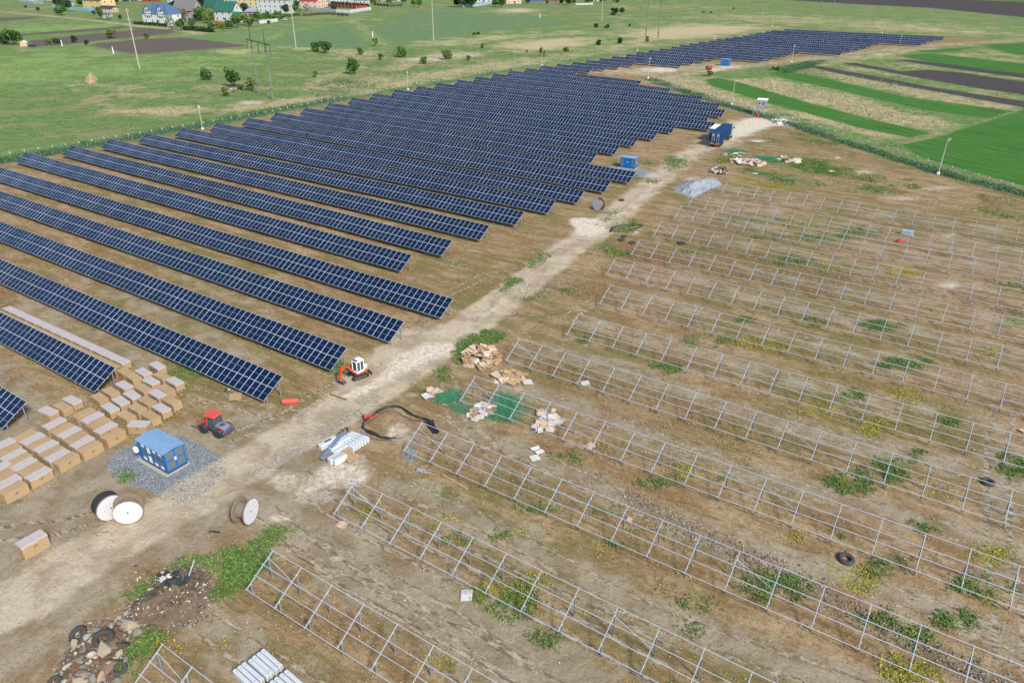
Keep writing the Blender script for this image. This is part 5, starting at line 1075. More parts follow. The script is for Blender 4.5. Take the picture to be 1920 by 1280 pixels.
g = at(424, 732); b = MB(); rock_mesh(b, (0, 0, .15), .25, BLACKP, random.Random(1)); rock_mesh(b, (.3, 0, .12), .18, KW, random.Random(2)); tag(b.build('black_bag', None, (g[0], g[1], 0)), 'small black bag under the lower edge of a panel row', 'bag')
g = at(211, 925); b = MB(); rock_mesh(b, (0, 0, .1), .5, RCK[0], random.Random(4), (1.2, .8, .35)); tag(b.build('flat_stone', None, (g[0], g[1], 0)), 'flat grey stone left of the gravel pad', 'stone')
g = at(1700, 441); T = thing('equipment_crate', 'pale blue crate among the racks at upper right', 'crate', (g[0], g[1], 0), PSI)
b = MB(); b.bevbox((0, 0, .55), (1.9, 1.0, .8), mat('crate_blue', C(176, 200, 216), .5), .05); b.build('body', T); b = MB(); [b.box((x, 0, .08), (.15, 1.2, .14), WOODL) for x in (-1, 0, 1)]; b.build('bearer', T)
g = at(1686, 454); b = MB(); b.bevbox((0, 0, .25), (.9, .5, .5), RED, .06); b.tube((-.2, 0, .5), (.2, 0, .75), .05, BLACKP); tag(b.build('generator', None, (g[0], g[1], 0)), 'small red machine below the pale blue crate', 'machine')
g = at(1329, 131); T = thing('round_bale', 'dark red cylinder tank left of the far kiosk', 'tank', (g[0], g[1], 0), PSI+1.2); T.name = 'red_tank'
b = MB(); b.lathe([(.6, -1.5), (.8, -1.3), (.8, 1.3), (.6, 1.5)], mat('tank_dark_red', C(160, 76, 76), .6), 20, Matrix.Translation((0, 0, 1.0)) @ Matrix.Rotation(math.pi/2, 4, 'Y')); b.build('shell', T); b = MB(); [b.box((x, 0, .15), (.2, 2, .3), MUD) for x in (-.8, .8)]; b.build('cradle', T)

# ------------------------------------------------------------------ poles and pylons
def pole(u, v, vt, lab, kind='camera', r=.11, h=None):
    g = at(u, v); 
    if h is None:
        lo, hi = 1, 45
        for _ in range(40):
            h = (lo+hi)/2; X = np.array([g[0], g[1], h])-CAM; y = 640-FPX*(X@_U)/(X@_F)
            if y > vt: lo = h
            else: hi = h
    T = thing('utility_pole' if kind != 'camera' else 'camera_pole', lab, 'pole', (g[0], g[1], 0), PSI, 'camera poles along the fences' if kind == 'camera' else 'tall power poles in the meadow')
    b = MB(); b.tube((0, 0, 0), (0, 0, h), r*1.25, BEAM, 10, r2=r*.8); b.build('shaft', T)
    if kind == 'camera':
        b = MB(); b.bevbox((0, 0, .25), (.6, .6, .5), WHITE, .05); b.build('footing', T)
        b = MB(); b.bevbox((.18, 0, h-.5), (.25, .3, .4), WHITE, .03); b.bar((0, 0, h-.15), (.45, -.25, h-.1), .06, .06, DGREY); b.tube((.35, -.2, h-.1), (.65, -.35, h-.18), .1, WHITE, 8); b.tube((-.1, .1, h-1.1), (-.4, .2, h-1.1), .07, DGREY); b.build('camera_head', T)
    else:
        for k, z in enumerate((h-1.2, h-4.6) if kind == 'two' else (h-4,)):
            b = MB(); b.bar((-1.3, 0, z), (1.3, 0, z), .14, .14, MUD)
            for x in (-1.2, -.6, .6, 1.2): b.tube((x, 0, z), (x, 0, z+.35), .08, WHITE, 6)
            b.build('crossarm', T)
pole(262, 130, 16, 'tall concrete power pole with two crossarms in the left meadow', 'two', .24)
pole(555, 90, 11, 'tall plain pale pole on the brown strip in the meadow centre', 'one', .22)
pole(813, 78, -8, 'tall power pole in front of the wide green field', 'two', .22)
pole(1128, 41, -10, 'tall pale pole right of the green field, at the top edge', 'one', .22)
for u, v, vt, lab in [(380, 243, 197, 'camera pole at the left fence nearest the front'), (765, 169, 134, 'camera pole at the left fence halfway along the array'), (1016, 123, 92, 'camera pole at the left fence where the array narrows'), (1195, 95, 68, 'camera pole at the left fence below the bright straw field'), (1341, 73, 50, 'slim camera pole beside the far array on its left edge'), (1447, 50, 33, 'camera pole behind the far end of the array'), (1654, 62, 47, 'slim camera pole behind the far array to the right'), (1215, 147, 108, 'camera pole where the gravel track bends by the array'), (1372, 197, 150, 'camera pole at the right fence left of the guard cabin'), (1484, 117, 85, 'camera pole in front of the far array'), (1686, 86, 67, 'camera pole at the right end of the far array'), (1759, 327, 259, 'camera pole by the big green field at right')]:
    pole(u, v, vt, lab)
def pylon(b1, b2, lab, h=21.5):
    a = at(*b1); c = at(*b2); mid = (a+c)/2; v = c-a; w_ = float(np.hypot(v[0], v[1]))
    T = thing('power_pylon', lab, 'pylon', (mid[0], mid[1], 0), math.atan2(v[1], v[0]), 'twin pole pylons')
    for sx in (-1, 1):
        b = MB(); b.tube((sx*w_/2, 0, 0), (sx*w_/2*.98, 0, h-3), .34, mat('pylon_wood', C(140, 140, 134), .8, 0, .2), 10, r2=.24)
        for z in (3., h*.72): b.tube((sx*w_/2, 0, z), (sx*w_/2, 0, z+.35), .42, MUD, 10)
        b.build('pole', T)
        b = MB()
        for s2 in (-1, 1): b.bar((sx*w_/2, 0, h-6.2), (sx*w_/2+s2*.55, 0, h-3.6), .14, .14, BLACKP); b.bar((sx*w_/2+s2*.55, 0, h-3.6), (sx*w_/2, 0, h-.8), .12, .12, BLACKP)
        b.bar((sx*w_/2, 0, h-.8), (sx*w_/2, 0, h+1.2), .12, .12, BLACKP); b.build('pole_head', T)
    b = MB(); b.bar((-w_/2-4.6, 0, h-3.6), (w_/2+4.6, 0, h-3.6), .22, .28, BLACKP); b.build('crossarm', T)
    for x in (-w_/2-4.4, 0, w_/2+4.4):
        b = MB(); b.tube((0, 0, 0), (0, 0, -3.6), .07, DGREY, 6); [b.tube((0, 0, -k*.32-.3), (0, 0, -k*.32-.45), .18, GLASS, 8) for k in range(9)]; b.build('insulator_string', T, (x, 0, h-3.7))
pylon((485, 176), (511, 186), 'twin pole power pylon standing left of the panel array')
pylon((1211, 68), (1234, 72), 'twin pole power pylon cut by the top edge, in the straw field', 26)
pylon((1538, 16), (1562, 18), 'far twin pole pylon near the top right dark field', 24)
# ------------------------------------------------------------------ mesh fences
def fence(tips, lab, group, step=3.0, ztip=2.25):
    P = [at(u, v, ztip) for u, v in tips]; pts = []
    for i in range(len(P)-1):
        v = P[i+1]-P[i]; L = float(np.hypot(v[0], v[1])); n = max(1, round(L/step)); pts += [P[i]+v*k/n for k in range(n)]
    pts.append(P[-1]); T = thing('mesh_fence', lab, 'fence', (pts[0][0], pts[0][1], 0)); o0 = pts[0]
    pm = MB(); pm.tube((0, 0, 0), (0, 0, 2.0), .045, GREENF, 6); pm.bar((0, 0, 2.0), (-.22, .2, 2.4), .07, .06, WHITE); PM = pm.mesh('fence_post')
    pts_s = sorted(range(len(pts)), key=lambda i: pts[i][1])
    rest = MB()
    for c, i in enumerate(pts_s):
        p = pts[i]-o0
        if c < 100: link('fence_post', PM, T, (p[0], p[1], 0))
        else: rest.tube((p[0], p[1], 0), (p[0], p[1], 2.2), .05, GREENF, 4)
    if rest.v: tag(rest.build('fence_post', T), kind='stuff')
    w_ = MB()
    for i in range(len(pts)-1):
        a = pts[i]-o0; c = pts[i+1]-o0
        for z in (.1, .5, .9, 1.3, 1.7, 2.0): w_.bar((a[0], a[1], z), (c[0], c[1], z), .014, .014, GREENF)
        w_.bar((a[0]-.2, a[1]+.18, 2.36), (c[0]-.2, c[1]+.18, 2.36), .01, .01, GALV)
        if a[1]+o0[1] < 260:
            for k in range(8): q_ = a+(c-a)*(k+.5)/8; w_.bar((q_[0], q_[1], .1), (q_[0], q_[1], 2.0), .010, .010, GREENF)
    w_.build('wire_mesh', T)
fence([(-150, 312), (18.5, 286), (148, 266.4), (284, 244.8), (400, 226), (498, 210), (627, 184), (760, 160), (900, 137), (1015, 117), (1120, 101), (1195, 90), (1330, 69), (1446, 50)], 'green wire mesh fence along the meadow left of the panel array', None)
fence([(1228, 144), (1290, 162), (1350, 181), (1425, 204), (1500, 225), (1596, 255), (1666, 276), (1742, 300), (1837, 326.5), (1901, 344.7), (2050, 386), (2250, 448)], 'green wire mesh fence between the site and the right-hand fields', None)

# ------------------------------------------------------------------ leaves
def leafmats(name, cols): return [mat('%s_leaf_%s' % (name, 'abcd'[i]), C(*c), .7, 0, .12) for i, c in enumerate(cols)]
LG = {'dark': leafmats('dark', [(52, 84, 44), (70, 106, 54), (38, 66, 38)]), 'mid': leafmats('mid', [(84, 124, 62), (104, 144, 72), (66, 102, 54)]), 'olive': leafmats('olive', [(120, 140, 70), (142, 158, 84), (96, 118, 60)]), 'blossom': leafmats('blossom', [(214, 214, 208), (176, 188, 160), (130, 150, 104)]), 'brown': leafmats('brown', [(120, 112, 88), (138, 126, 98), (98, 98, 74)]), 'gold': leafmats('gold', [(206, 168, 62), (180, 150, 58), (130, 136, 64)])}
BARK = mat('bark', C(110, 94, 78), .9)
def quads(centres, size, rs, up=1.):
    n = len(centres); a = rs.normal(size=(n, 3))*np.array([1, 1, up]); a /= np.linalg.norm(a, axis=1)[:, None]; b = rs.normal(size=(n, 3))*np.array([1, 1, up]); b -= (b*a).sum(1)[:, None]*a; b /= np.linalg.norm(b, axis=1)[:, None]
    s = size[:, None] if np.ndim(size) else size
    return np.stack([centres-a*s-b*s*.5, centres+a*s*.2-b*s*.7, centres+a*s+b*s*.5, centres-a*s*.2+b*s*.7], 1)
def quadmesh(name, Q, mats, mi):
    n = len(Q); me = bpy.data.meshes.new(name); me.vertices.add(n*4); me.vertices.foreach_set('co', Q.reshape(-1).astype(np.float32))
    me.loops.add(n*4); me.loops.foreach_set('vertex_index', np.arange(n*4, dtype=np.int32)); me.polygons.add(n); me.polygons.foreach_set('loop_start', np.arange(0, n*4, 4, dtype=np.int32)); me.polygons.foreach_set('loop_total', np.full(n, 4, np.int32))
    for m in mats: me.materials.append(m)
    me.polygons.foreach_set('material_index', mi.astype(np.int32)); me.update(); return me
def crown(seed, W, H, n, kind, base=.0, leaf=.35, clumps=9):
    rs = np.random.default_rng(seed); cl = []; 
    for k in range(clumps):
        a_ = rs.uniform(0, 6.28); r = W*.33*math.sqrt(rs.uniform(0, 1)); cl.append((r*math.cos(a_), r*math.sin(a_), base+H*rs.uniform(.22, .82), rs.uniform(.26, .46)*min(W, H)*.75))
    cl = np.array(cl); w_ = cl[:, 3]**2; pick = rs.choice(clumps, n, p=w_/w_.sum()); d = rs.normal(size=(n, 3)); d /= np.linalg.norm(d, axis=1)[:, None]
    c = cl[pick, :3]+d*(cl[pick, 3]*rs.uniform(.6, 1.08, n))[:, None]*np.array([1, 1, .85]); c[:, 2] = np.maximum(c[:, 2], .1)
    mi = rs.choice(3, clumps, p=[.5, .3, .2])[pick]; sw = rs.random(n) < .25; mi[sw] = rs.integers(0, 3, sw.sum())
    return quadmesh('crown', quads(c, rs.uniform(.6, 1.2, n)*leaf, rs), LG[kind], mi)
def plant(u, v, wpx, hpx, kind, lab, cat='tree', group=None, dy=0):
    g = at(u, v); sc = np.linalg.norm(g-CAM)/FPX; W = wpx*sc; H = hpx*sc*1.05; seed = int(u*7+v*13)
    tree = cat == 'tree'; T = thing('tree' if tree else 'shrub', lab, cat, (g[0], g[1], 0), 0, group); rnd = random.Random(seed)
    base = .18*H if tree else 0; lf = max(.16, min(1.0, .055*max(W, H)+.12)); n = int(min(1500, 260+W*H*9))
    b = MB(); top = H*.6
    b.tube((0, 0, 0), (rnd.uniform(-.1, .1)*W*.3, 0, top), max(.06, .03*H), BARK, 7, r2=max(.02, .01*H))
    for k in range(4 if tree else 5): a_ = rnd.uniform(0, 6.28); z0 = (.25+.1*k)*H*.6 if tree else 0; b.tube((0, 0, z0), (W*.3*math.cos(a_), W*.3*math.sin(a_), z0+H*.35), .015*H+.02, BARK, 5, r2=.01)
    b.build('trunk' if tree else 'stem', T)
    o = link('crown', crown(seed, W, H*(1-.12*tree), n, kind, base, lf, 10 if tree else 7), T); return T
SH = [(439, 163, 26, 34, 'mid', 'round bushy green shrub left of the twin pole pylon'), (389, 150, 18, 21, 'mid', 'small round green shrub in the left meadow'), (425, 180, 14, 16, 'olive', 'low olive shrub left of the rubble in the meadow'), (471, 170, 18, 18, 'olive', 'olive shrub at the foot of the twin pole pylon'), (452, 170, 12, 14, 'mid', 'small shrub between the round one and the pylon'), (592, 98, 16, 18, 'mid', 'left one of two bushes right of the meadow pole'), (611, 100, 22, 20, 'mid', 'right one of two bushes right of the meadow pole'), (676, 104, 12, 13, 'mid', 'small bush on dry grass, left of the double lane'), (703, 87, 10, 15, 'olive', 'slim bush beside the double field lane'), (715, 113, 9, 12, 'mid', 'tiny bush below the double field lane'), (752, 107, 20, 19, 'mid', 'round bush just right of the double field lane'), (663, 139, 26, 24, 'mid', 'broad loose shrub on dry grass left of the array'), (591, 145, 10, 11, 'olive', 'little olive bush on the straw strip'), (840, 112, 22, 17, 'olive', 'yellowish bush on the pinkish straw strip'), (795, 120, 14, 12, 'mid', 'dark low bush below the pinkish straw strip'), (878, 114, 10, 10, 'olive', 'tiny yellowish bush near the straw strip end'), (905, 91, 6, 9, 'mid', 'tiny dark bush on the pale meadow'), (1017, 106, 11, 17, 'olive', 'yellow-green sapling behind a camera pole'), (1061, 97, 11, 10, 'olive', 'spiky plant on the orange straw patch'), (1163, 82, 10, 10, 'dark', 'round dark bush left of the second twin pole pylon'), (1122, 85, 14, 8, 'dark', 'flat dark bush at the edge of the straw'), (1213, 79, 8, 9, 'mid', 'small bush at the foot of the second pylon'), (1117, 53, 8, 8, 'dark', 'small dark bush left of the tall pale pole at the top'), (1139, 53, 12, 6, 'dark', 'flat dark bush right of the tall pale pole at the top'), (839, 171, 0, 0, '', ''), (1155, 28, 34, 10, 'dark', 'long dark thicket near the top, right of the tall pole'), (988, 100, 5, 6, 'olive', 'tiny olive bush on the straw patch'), (1315, 52, 0, 0, '', ''), (27, 84, 30, 20, 'mid', 'broad green bush by the parked dark car at left'), (8, 82, 20, 14, 'dark', 'dark bush at the left edge of the photo'), (108, 82, 15, 9, 'dark', 'dark bush on the edge of the ploughed strip at left'), (92, 84, 13, 7, 'olive', 'low olive bush left of the white post'), (140, 79, 17, 8, 'dark', 'flat dark bush in the middle of the ploughed strip'), (207, 72, 24, 12, 'olive', 'pale yellow-green bush on the ploughed strip'), (163, 85, 7, 8, 'dark', 'tiny dark bush at the corner of the brown field'), (276, 73, 12, 7, 'mid', 'low bush behind the big brown field'), (1500, 62, 0, 0, '', ''), (1455, 132, 20, 5, 'brown', 'brown dry bush on green strip beyond the track'), (1330, 143, 14, 9, 'olive', 'dry reed clump by the right fence corner'), (1180, 50, 5, 5, 'dark', 'dot-like dark bush on the far meadow')]
for u, v, w_, h_, k, lab in SH:
    if w_: plant(u, v, w_, h_, k, lab, 'shrub', 'shrubs in the meadow')
rv = random.Random(12)
TR = [(112, 17, 16, 18, 'dark'), (126, 22, 15, 16, 'dark'), (115, 29, 22, 16, 'mid'), (190, 36, 12, 20, 'mid'), (203, 38, 14, 14, 'blossom'), (157, 12, 24, 16, 'mid'), (178, 30, 6, 8, 'dark'), (225, 38, 8, 8, 'dark'), (222, 8, 14, 14, 'mid'), (236, 3, 16, 12, 'dark'), (318, 46, 14, 16, 'blossom'), (342, 42, 20, 20, 'brown'), (325, 56, 16, 14, 'blossom'), (340, 58, 16, 20, 'mid'), (362, 50, 18, 12, 'mid'), (378, 40, 26, 22, 'mid'), (394, 44, 24, 22, 'olive'), (378, 58, 10, 10, 'gold'), (398, 60, 14, 16, 'mid'), (408, 54, 14, 12, 'gold'), (414, 52, 12, 12, 'gold'), (384, 18, 26, 22, 'dark'), (372, 10, 22, 16, 'dark'), (366, 6, 20, 14, 'mid'), (418, 56, 12, 10, 'mid'), (430, 54, 18, 14, 'mid'), (446, 52, 18, 20, 'mid'), (458, 48, 18, 18, 'olive'), (470, 50, 18, 14, 'mid'), (482, 40, 20, 16, 'mid'), (462, 29, 14, 20, 'dark'), (455, 17, 10, 16, 'mid'), (499, 34, 16, 10, 'mid'), (520, 33, 18, 10, 'mid'), (535, 28, 14, 18, 'dark'), (552, 24, 22, 24, 'mid'), (562, 22, 14, 12, 'blossom'), (575, 20, 12, 12, 'blossom'), (610, 9, 14, 14, 'mid'), (505, 46, 10, 6, 'dark'), (626, 22, 10, 12, 'dark'), (700, 8, 22, 10, 'olive'), (786, 15, 14, 14, 'mid'), (776, 14, 10, 14, 'olive'), (862, 14, 26, 22, 'dark'), (885, 14, 26, 22, 'dark'), (872, 12, 20, 18, 'mid'), (940, 14, 16, 18, 'mid'), (929, 13, 14, 14, 'mid'), (990, 7, 12, 10, 'dark'), (1026, 9, 5, 6, 'dark'), (1064, 10, 26, 14, 'dark'), (1052, 9, 10, 12, 'dark'), (1075, 8, 16, 8, 'mid'), (1105, 6, 20, 8, 'mid'), (1128, 5, 22, 8, 'mid'), (72, 22, 7, 6, 'dark'), (49, 17, 5, 5, 'dark'), (310, 26, 20, 10, 'mid'), (326, 16, 24, 10, 'dark'), (350, 0, 30, 8, 'dark'), (420, 0, 20, 6, 'dark'), (660, 2, 12, 6, 'mid'), (560, 2, 14, 8, 'dark'), (1155, 6, 16, 6, 'mid'), (252, 2, 20, 6, 'dark'), (732, 6, 20, 8, 'mid'), (756, 5, 20, 8, 'dark'), (1030, 2, 18, 5, 'mid')]
KN = {'dark': 'dark green tree', 'mid': 'mid green tree', 'olive': 'yellow-green tree', 'blossom': 'white-blossomed tree', 'brown': 'brownish budding tree', 'gold': 'golden yellow bush'}
for k in KN:
    L = sorted(t_ for t_ in TR if t_[4] == k)
    for i, (u, v, w_, h_, kk) in enumerate(L): plant(u, v, w_*.92, h_*.86, kk, '%s among the village gardens, %s of its colour from the left' % (KN[k], ordn(i)), 'tree', 'village trees')

# ------------------------------------------------------------------ houses
def house(u, v, L, W, eave, rh, az, wall, roofc, lab, style='gable', floors=2, cols=3, dorm=0, name='house', chim=True, wins=True):
    g = at(u, v); T = thing(name, lab, 'house', (g[0], g[1], 0), az, 'village houses')
    wm = mat('plaster_%d_%d_%d' % wall, C(*wall), .8, 0, .06, .5); rm = mat('roofing_%d_%d_%d' % roofc, C(*roofc), .6, 0, .12, 1.5)
    b = MB(); b.box((0, 0, eave/2), (L, W, eave), wm)
    if style == 'gable': b.prism([(-W/2, eave), (W/2, eave), (0, eave+rh)], -L/2+.01, L/2-.01, wm, Matrix.Rotation(math.pi/2, 4, 'Z'))
    wo_ = b.build('wall', T)
    r = MB(); ov = .6; th = .25
    if style == 'gable':
        for s in (-1, 1):
            k = ov/(W/2)*rh; vs = [(-L/2-ov, 0, eave+rh+.12), (L/2+ov, 0, eave+rh+.12), (L/2+ov, s*(W/2+ov), eave-k+.12), (-L/2-ov, s*(W/2+ov), eave-k+.12)]; vs += [(x, y, z+th) for x, y, z in vs]
            r.add(vs, [(0, 1, 2, 3), (7, 6, 5, 4), (0, 4, 5, 1), (1, 5, 6, 2), (2, 6, 7, 3), (3, 7, 4, 0)], rm)
    elif style == 'hip':
        q_ = min(W/2, L/2-.5); vs = [(-L/2-ov, -W/2-ov, eave), (L/2+ov, -W/2-ov, eave), (L/2+ov, W/2+ov, eave), (-L/2-ov, W/2+ov, eave), (-L/2+q_, 0, eave+rh), (L/2-q_, 0, eave+rh)]
        r.add(vs, [(0, 1, 5, 4), (1, 2, 5), (2, 3, 4, 5), (3, 0, 4), (3, 2, 1, 0)], rm)
    else:        # mansard: steep lower slopes, flat upper slopes
        a = [(-L/2-.5, -W/2-.5), (L/2+.5, -W/2-.5), (L/2+.5, W/2+.5), (-L/2-.5, W/2+.5)]; c_ = [(-L/2+2, -W/2+2), (L/2-2, -W/2+2), (L/2-2, W/2-2), (-L/2+2, W/2-2)]
        vs = [(x, y, eave) for x, y in a]+[(x, y, eave+rh*.72) for x, y in c_]+[(-L/2+4.5, 0, eave+rh), (L/2-4.5, 0, eave+rh)]
        r.add(vs, [(i, (i+1) % 4, 4+(i+1) % 4, 4+i) for i in range(4)]+[(4, 5, 9, 8), (5, 6, 9), (6, 7, 8, 9), (7, 4, 8), (3, 2, 1, 0)], rm)
    ro = r.build('roof', T)
    if chim: c = MB(); c.box((0, 0, 0), (.9, .9, 2.2), mat('chimney_brick', C(150, 110, 96), .8)); c.box((0, 0, 1.15), (1.1, 1.1, .15), CONC); c.build('chimney', ro, (L*.2, W*.12, eave+rh*.9))
    wn = 0
    if wins:
        fh = eave/floors
        def win(x, y, z, alongx, ww=1.3, wh=1.5):
            f = MB(); f.box((0, 0, 0), (ww+.3, .12, wh+.3) if alongx else (.12, ww+.3, wh+.3), WHITE); fo = f.build('window', wo_, (x, y, z))
            p = MB(); p.box((0, 0, 0), (ww, .2, wh) if alongx else (.2, ww, wh), GLASS); p.build('pane', fo)
        for fl in range(floors):
            z = fh*(fl+.55)
            for k in range(cols):
                x = -L/2+L*(k+.5)/cols; win(x, -W/2-.03, z, True)
            for k in range(2):
                y = -W/2+W*(k+.5)/2; win(L/2+.03, y, z, False); win(-L/2-.03, y, z, False)
        if style == 'gable': win(L/2+.03, 0, eave+rh*.35, False); win(-L/2-.03, 0, eave+rh*.35, False)
        d = MB(); d.box((0, 0, 1.1), (1.2, .14, 2.2), mat('door_brown', C(90, 62, 50), .6)); d.build('door', wo_, (L*.02+.9, -W/2-.06, 0))
    for k in range(dorm):
        x = -L/4+k*L/2 if dorm > 1 else 0; d = MB(); d.box((x, -W/2-.1, eave/2+rh*.25), (5.0, .5, eave+rh*.5), wm)
        X = Matrix.Translation((x, 0, 0)); d.prism([(-2.5, eave+rh*.5), (2.5, eave+rh*.5), (0, eave+rh*.85)], -W/2-.34, -W/2+.1, wm, X)
        for s in (-1, 1):
            vs = [(x, -W/2-.9, eave+rh*.9), (x, 0, eave+rh*.9), (x+s*3.1, 0, eave+rh*.42), (x+s*3.1, -W/2-.9, eave+rh*.42)]; vs += [(a_, b_, c_+.2) for a_, b_, c_ in vs]; d.add(vs, [(0, 1, 2, 3), (7, 6, 5, 4), (0, 4, 5, 1), (1, 5, 6, 2), (2, 6, 7, 3), (3, 7, 4, 0)], rm)
        for zz in (eave*.7, eave+rh*.35): d.box((x-1, -W/2-.4, zz), (1.2, .1, 1.6), GLASS); d.box((x+1, -W/2-.4, zz), (1.2, .1, 1.6), GLASS)
        d.build('gable_bay', T)
    return T
AZ = R_(-14)
house(306, 43, 24, 13, 6.2, 6.4, R_(-22), (232, 234, 238), (92, 118, 158), 'big white house with slate blue mansard roof in the village front row', 'mansard', 2, 4, 2)
house(356, 38, 17, 14, 7.2, 7.5, R_(-16), (178, 164, 172), (134, 132, 128), 'mauve-grey house with worn grey roof right of the white one', 'gable', 2, 3)
house(430, 39, 17, 12, 7., 6., R_(-18), (222, 226, 222), (58, 116, 98), 'pale house with dark green roof behind the garden trees', 'gable', 2, 3)
house(450, 41, 8, 8, 3.2, 3.2, R_(-18), (218, 222, 216), (58, 120, 96), 'green-roofed lean-to wing beside the pale house', 'gable', 1, 2, chim=False)
house(408, 26, 18, 11, 5.5, 6.5, R_(-18), (224, 210, 178), (54, 108, 90), 'house with wide green roof just behind the pale house', 'gable', 2, 3)
house(430, 13, 30, 14, 10, 4, R_(-14), (164, 208, 200), (110, 150, 190), 'large mint-green house at the top edge', 'gable', 3, 5)
house(474, 17, 22, 13, 9, 5, R_(-14), (232, 206, 160), (150, 110, 90), 'peach-yellow building left of the white block', 'hip', 3, 4)
house(472, 32, 8, 7, 4, 3, R_(-10), (176, 116, 92), (140, 178, 214), 'small brick outbuilding with pale blue hip roof', 'hip', 1, 2, chim=False)
house(521, 24, 28, 15, 10.5, 4.5, R_(-12), (214, 216, 216), (60, 112, 106), 'large white three-storey block with green roof', 'hip', 3, 6)
house(586, 16, 18, 12, 7, 5, R_(-16), (240, 204, 186), (196, 60, 72), 'pink house with bright red roof', 'gable', 2, 3)
house(604, 13, 8, 9, 6, 4, R_(-16), (244, 214, 196), (196, 62, 74), 'pink side wing of the red-roofed house', 'gable', 2, 1, chim=False)
house(629, 6, 14, 10, 6, 4, R_(-10), (226, 224, 222), (120, 120, 126), 'plain white house behind the red fence', 'gable', 2, 3)
house(652, 6, 10, 9, 5, 4, R_(-10), (214, 214, 210), (64, 56, 62), 'white house with black roof behind the red fence', 'gable', 2, 2)
house(680, 10, 12, 9, 5, 4, R_(-14), (222, 214, 206), (98, 76, 92), 'cream house with purple-brown roof by the red fence', 'hip', 1, 3)
house(188, 17, 24, 15, 8, 7, R_(-24), (240, 214, 152), (84, 66, 84), 'yellow house with dark plum roof at upper left', 'gable', 2, 3)
house(205, 23, 13, 8, 3.2, 1.6, R_(-14), (232, 206, 150), (92, 70, 84), 'low yellow annex with plum roof in front of the yellow house', 'gable', 1, 3, chim=False)
house(58, 1, 18, 12, 7, 5, R_(-14), (222, 226, 232), (92, 96, 112), 'pale house behind the blue fence at upper left', 'gable', 2, 4)
house(90, 1, 14, 10, 6, 5, R_(-14), (214, 208, 204), (70, 52, 66), 'grey house with dark roof right of the pale one, upper left', 'gable', 2, 3)
house(262, 1, 20, 11, 6, 5, R_(-14), (232, 232, 236), (84, 40, 54), 'white house with maroon roof above the left lawn', 'gable', 2, 5)
house(284, 3, 16, 9, 5, 4, R_(-14), (168, 76, 86), (90, 50, 60), 'maroon-walled house at the top edge above the white mansion', 'gable', 1, 3)
house(905, 5, 20, 10, 7, 4, R_(-6), (214, 228, 236), (90, 110, 140), 'pale blue house behind dark conifers, top centre', 'gable', 2, 4)
house(962, 7, 16, 10, 7, 4, R_(10), (232, 200, 184), (150, 120, 110), 'pale pink house at the top edge, right of the conifers', 'hip', 2, 3)
house(1005, 2, 14, 10, 6, 4, R_(-10), (90, 120, 170), (70, 90, 140), 'blue house at the top edge right of centre', 'gable', 1, 3)
house(1040, 2, 16, 10, 6, 4, R_(-10), (150, 104, 100), (180, 200, 214), 'brick-red house with pale roof at the top edge', 'gable', 1, 3)
house(1115, 3, 14, 9, 5, 3, R_(-10), (214, 206, 196), (120, 100, 96), 'small cream house at the top edge far right of the village', 'gable', 1, 3)
def wallline(pts, h, col, lab, name='board_fence', cat='fence', step=6, th=.12):
    P = [at(*p) for p in pts]; T = thing(name, lab, cat, (P[0][0], P[0][1], 0)); m = mat('fence_%d_%d_%d' % col, C(*col), .6, 0, .08, .6)
    b = MB(); pb = MB()
    for i in range(len(P)-1):
        v = P[i+1]-P[i]; L = float(np.hypot(v[0], v[1])); n = max(1, round(L/step))
        for k in range(n):
            a = P[i]+v*k/n-P[0]; c = P[i]+v*(k+1)/n-P[0]; b.bar((a[0], a[1], h/2), (c[0], c[1], h/2), th, h-.05*(k % 2), m); pb.box((a[0], a[1], h/2), (.3, .3, h+.15), mat('fence_post_grey', C(170, 176, 180), .7))
    b.build('panel', T); pb.build('post', T)
wallline([(35, 4), (62, 7), (81, 8)], 2.2, (176, 208, 228), 'pale blue fence in front of the houses at upper left')
wallline([(99, 15), (120, 12), (140, 11)], 2.6, (156, 206, 222), 'light blue fence left of the yellow house, rear stretch')
wallline([(131, 19), (165, 21), (192, 22), (205, 24)], 2.6, (146, 204, 226), 'light blue fence running below the yellow house')
wallline([(575, 19), (600, 21), (630, 24), (656, 25), (676, 22), (696, 19)], 2.6, (222, 228, 234), 'long white fence around the garden right of the pink house')
wallline([(612, 12), (640, 15), (668, 17), (690, 16)], 2.4, (176, 70, 54), 'brick-red fence behind the long white fence')
wallline([(620, 8), (660, 11), (692, 13)], 2.6, (92, 58, 56), 'dark red-brown fence behind the brick-red one')
wallline([(487, 45), (505, 43), (521, 41)], 2.2, (226, 230, 234), 'short white fence below the three-storey block')
wallline([(700, 10), (730, 13), (755, 12)], 2.0, (96, 72, 76), 'dark board fence right of the white garden fence')
wallline([(868, 14), (886, 13), (898, 12), (928, 6)], 2.4, (176, 206, 214), 'pale picket fence by the dark conifers')
wallline([(975, 5), (1040, 9), (1052, 10)], 1.6, (206, 204, 196), 'low pale wall at the top edge')
wallline([(1080, 10), (1112, 9)], 1.6, (206, 214, 216), 'pale low fence right of the dark round tree, top edge')
def hedge(pts, h, w_, kind, lab):
    P = [at(*p) for p in pts]; rs = np.random.default_rng(int(pts[0][0])); C_ = []
    for i in range(len(P)-1):
        v = P[i+1]-P[i]; n = int(np.hypot(v[0], v[1])*26); t_ = rs.random(n)[:, None]; c = P[i]+v*t_; c = c+np.stack([rs.uniform(-w_, w_, n), rs.uniform(-w_, w_, n), rs.uniform(.1, h, n)], 1); C_.append(c)
    C_ = np.concatenate(C_); o = link('hedge', quadmesh('hedge', quads(C_, rs.uniform(.4, .8, len(C_)), rs), LG[kind], rs.integers(0, 3, len(C_)))); tag(o, lab, 'hedge')
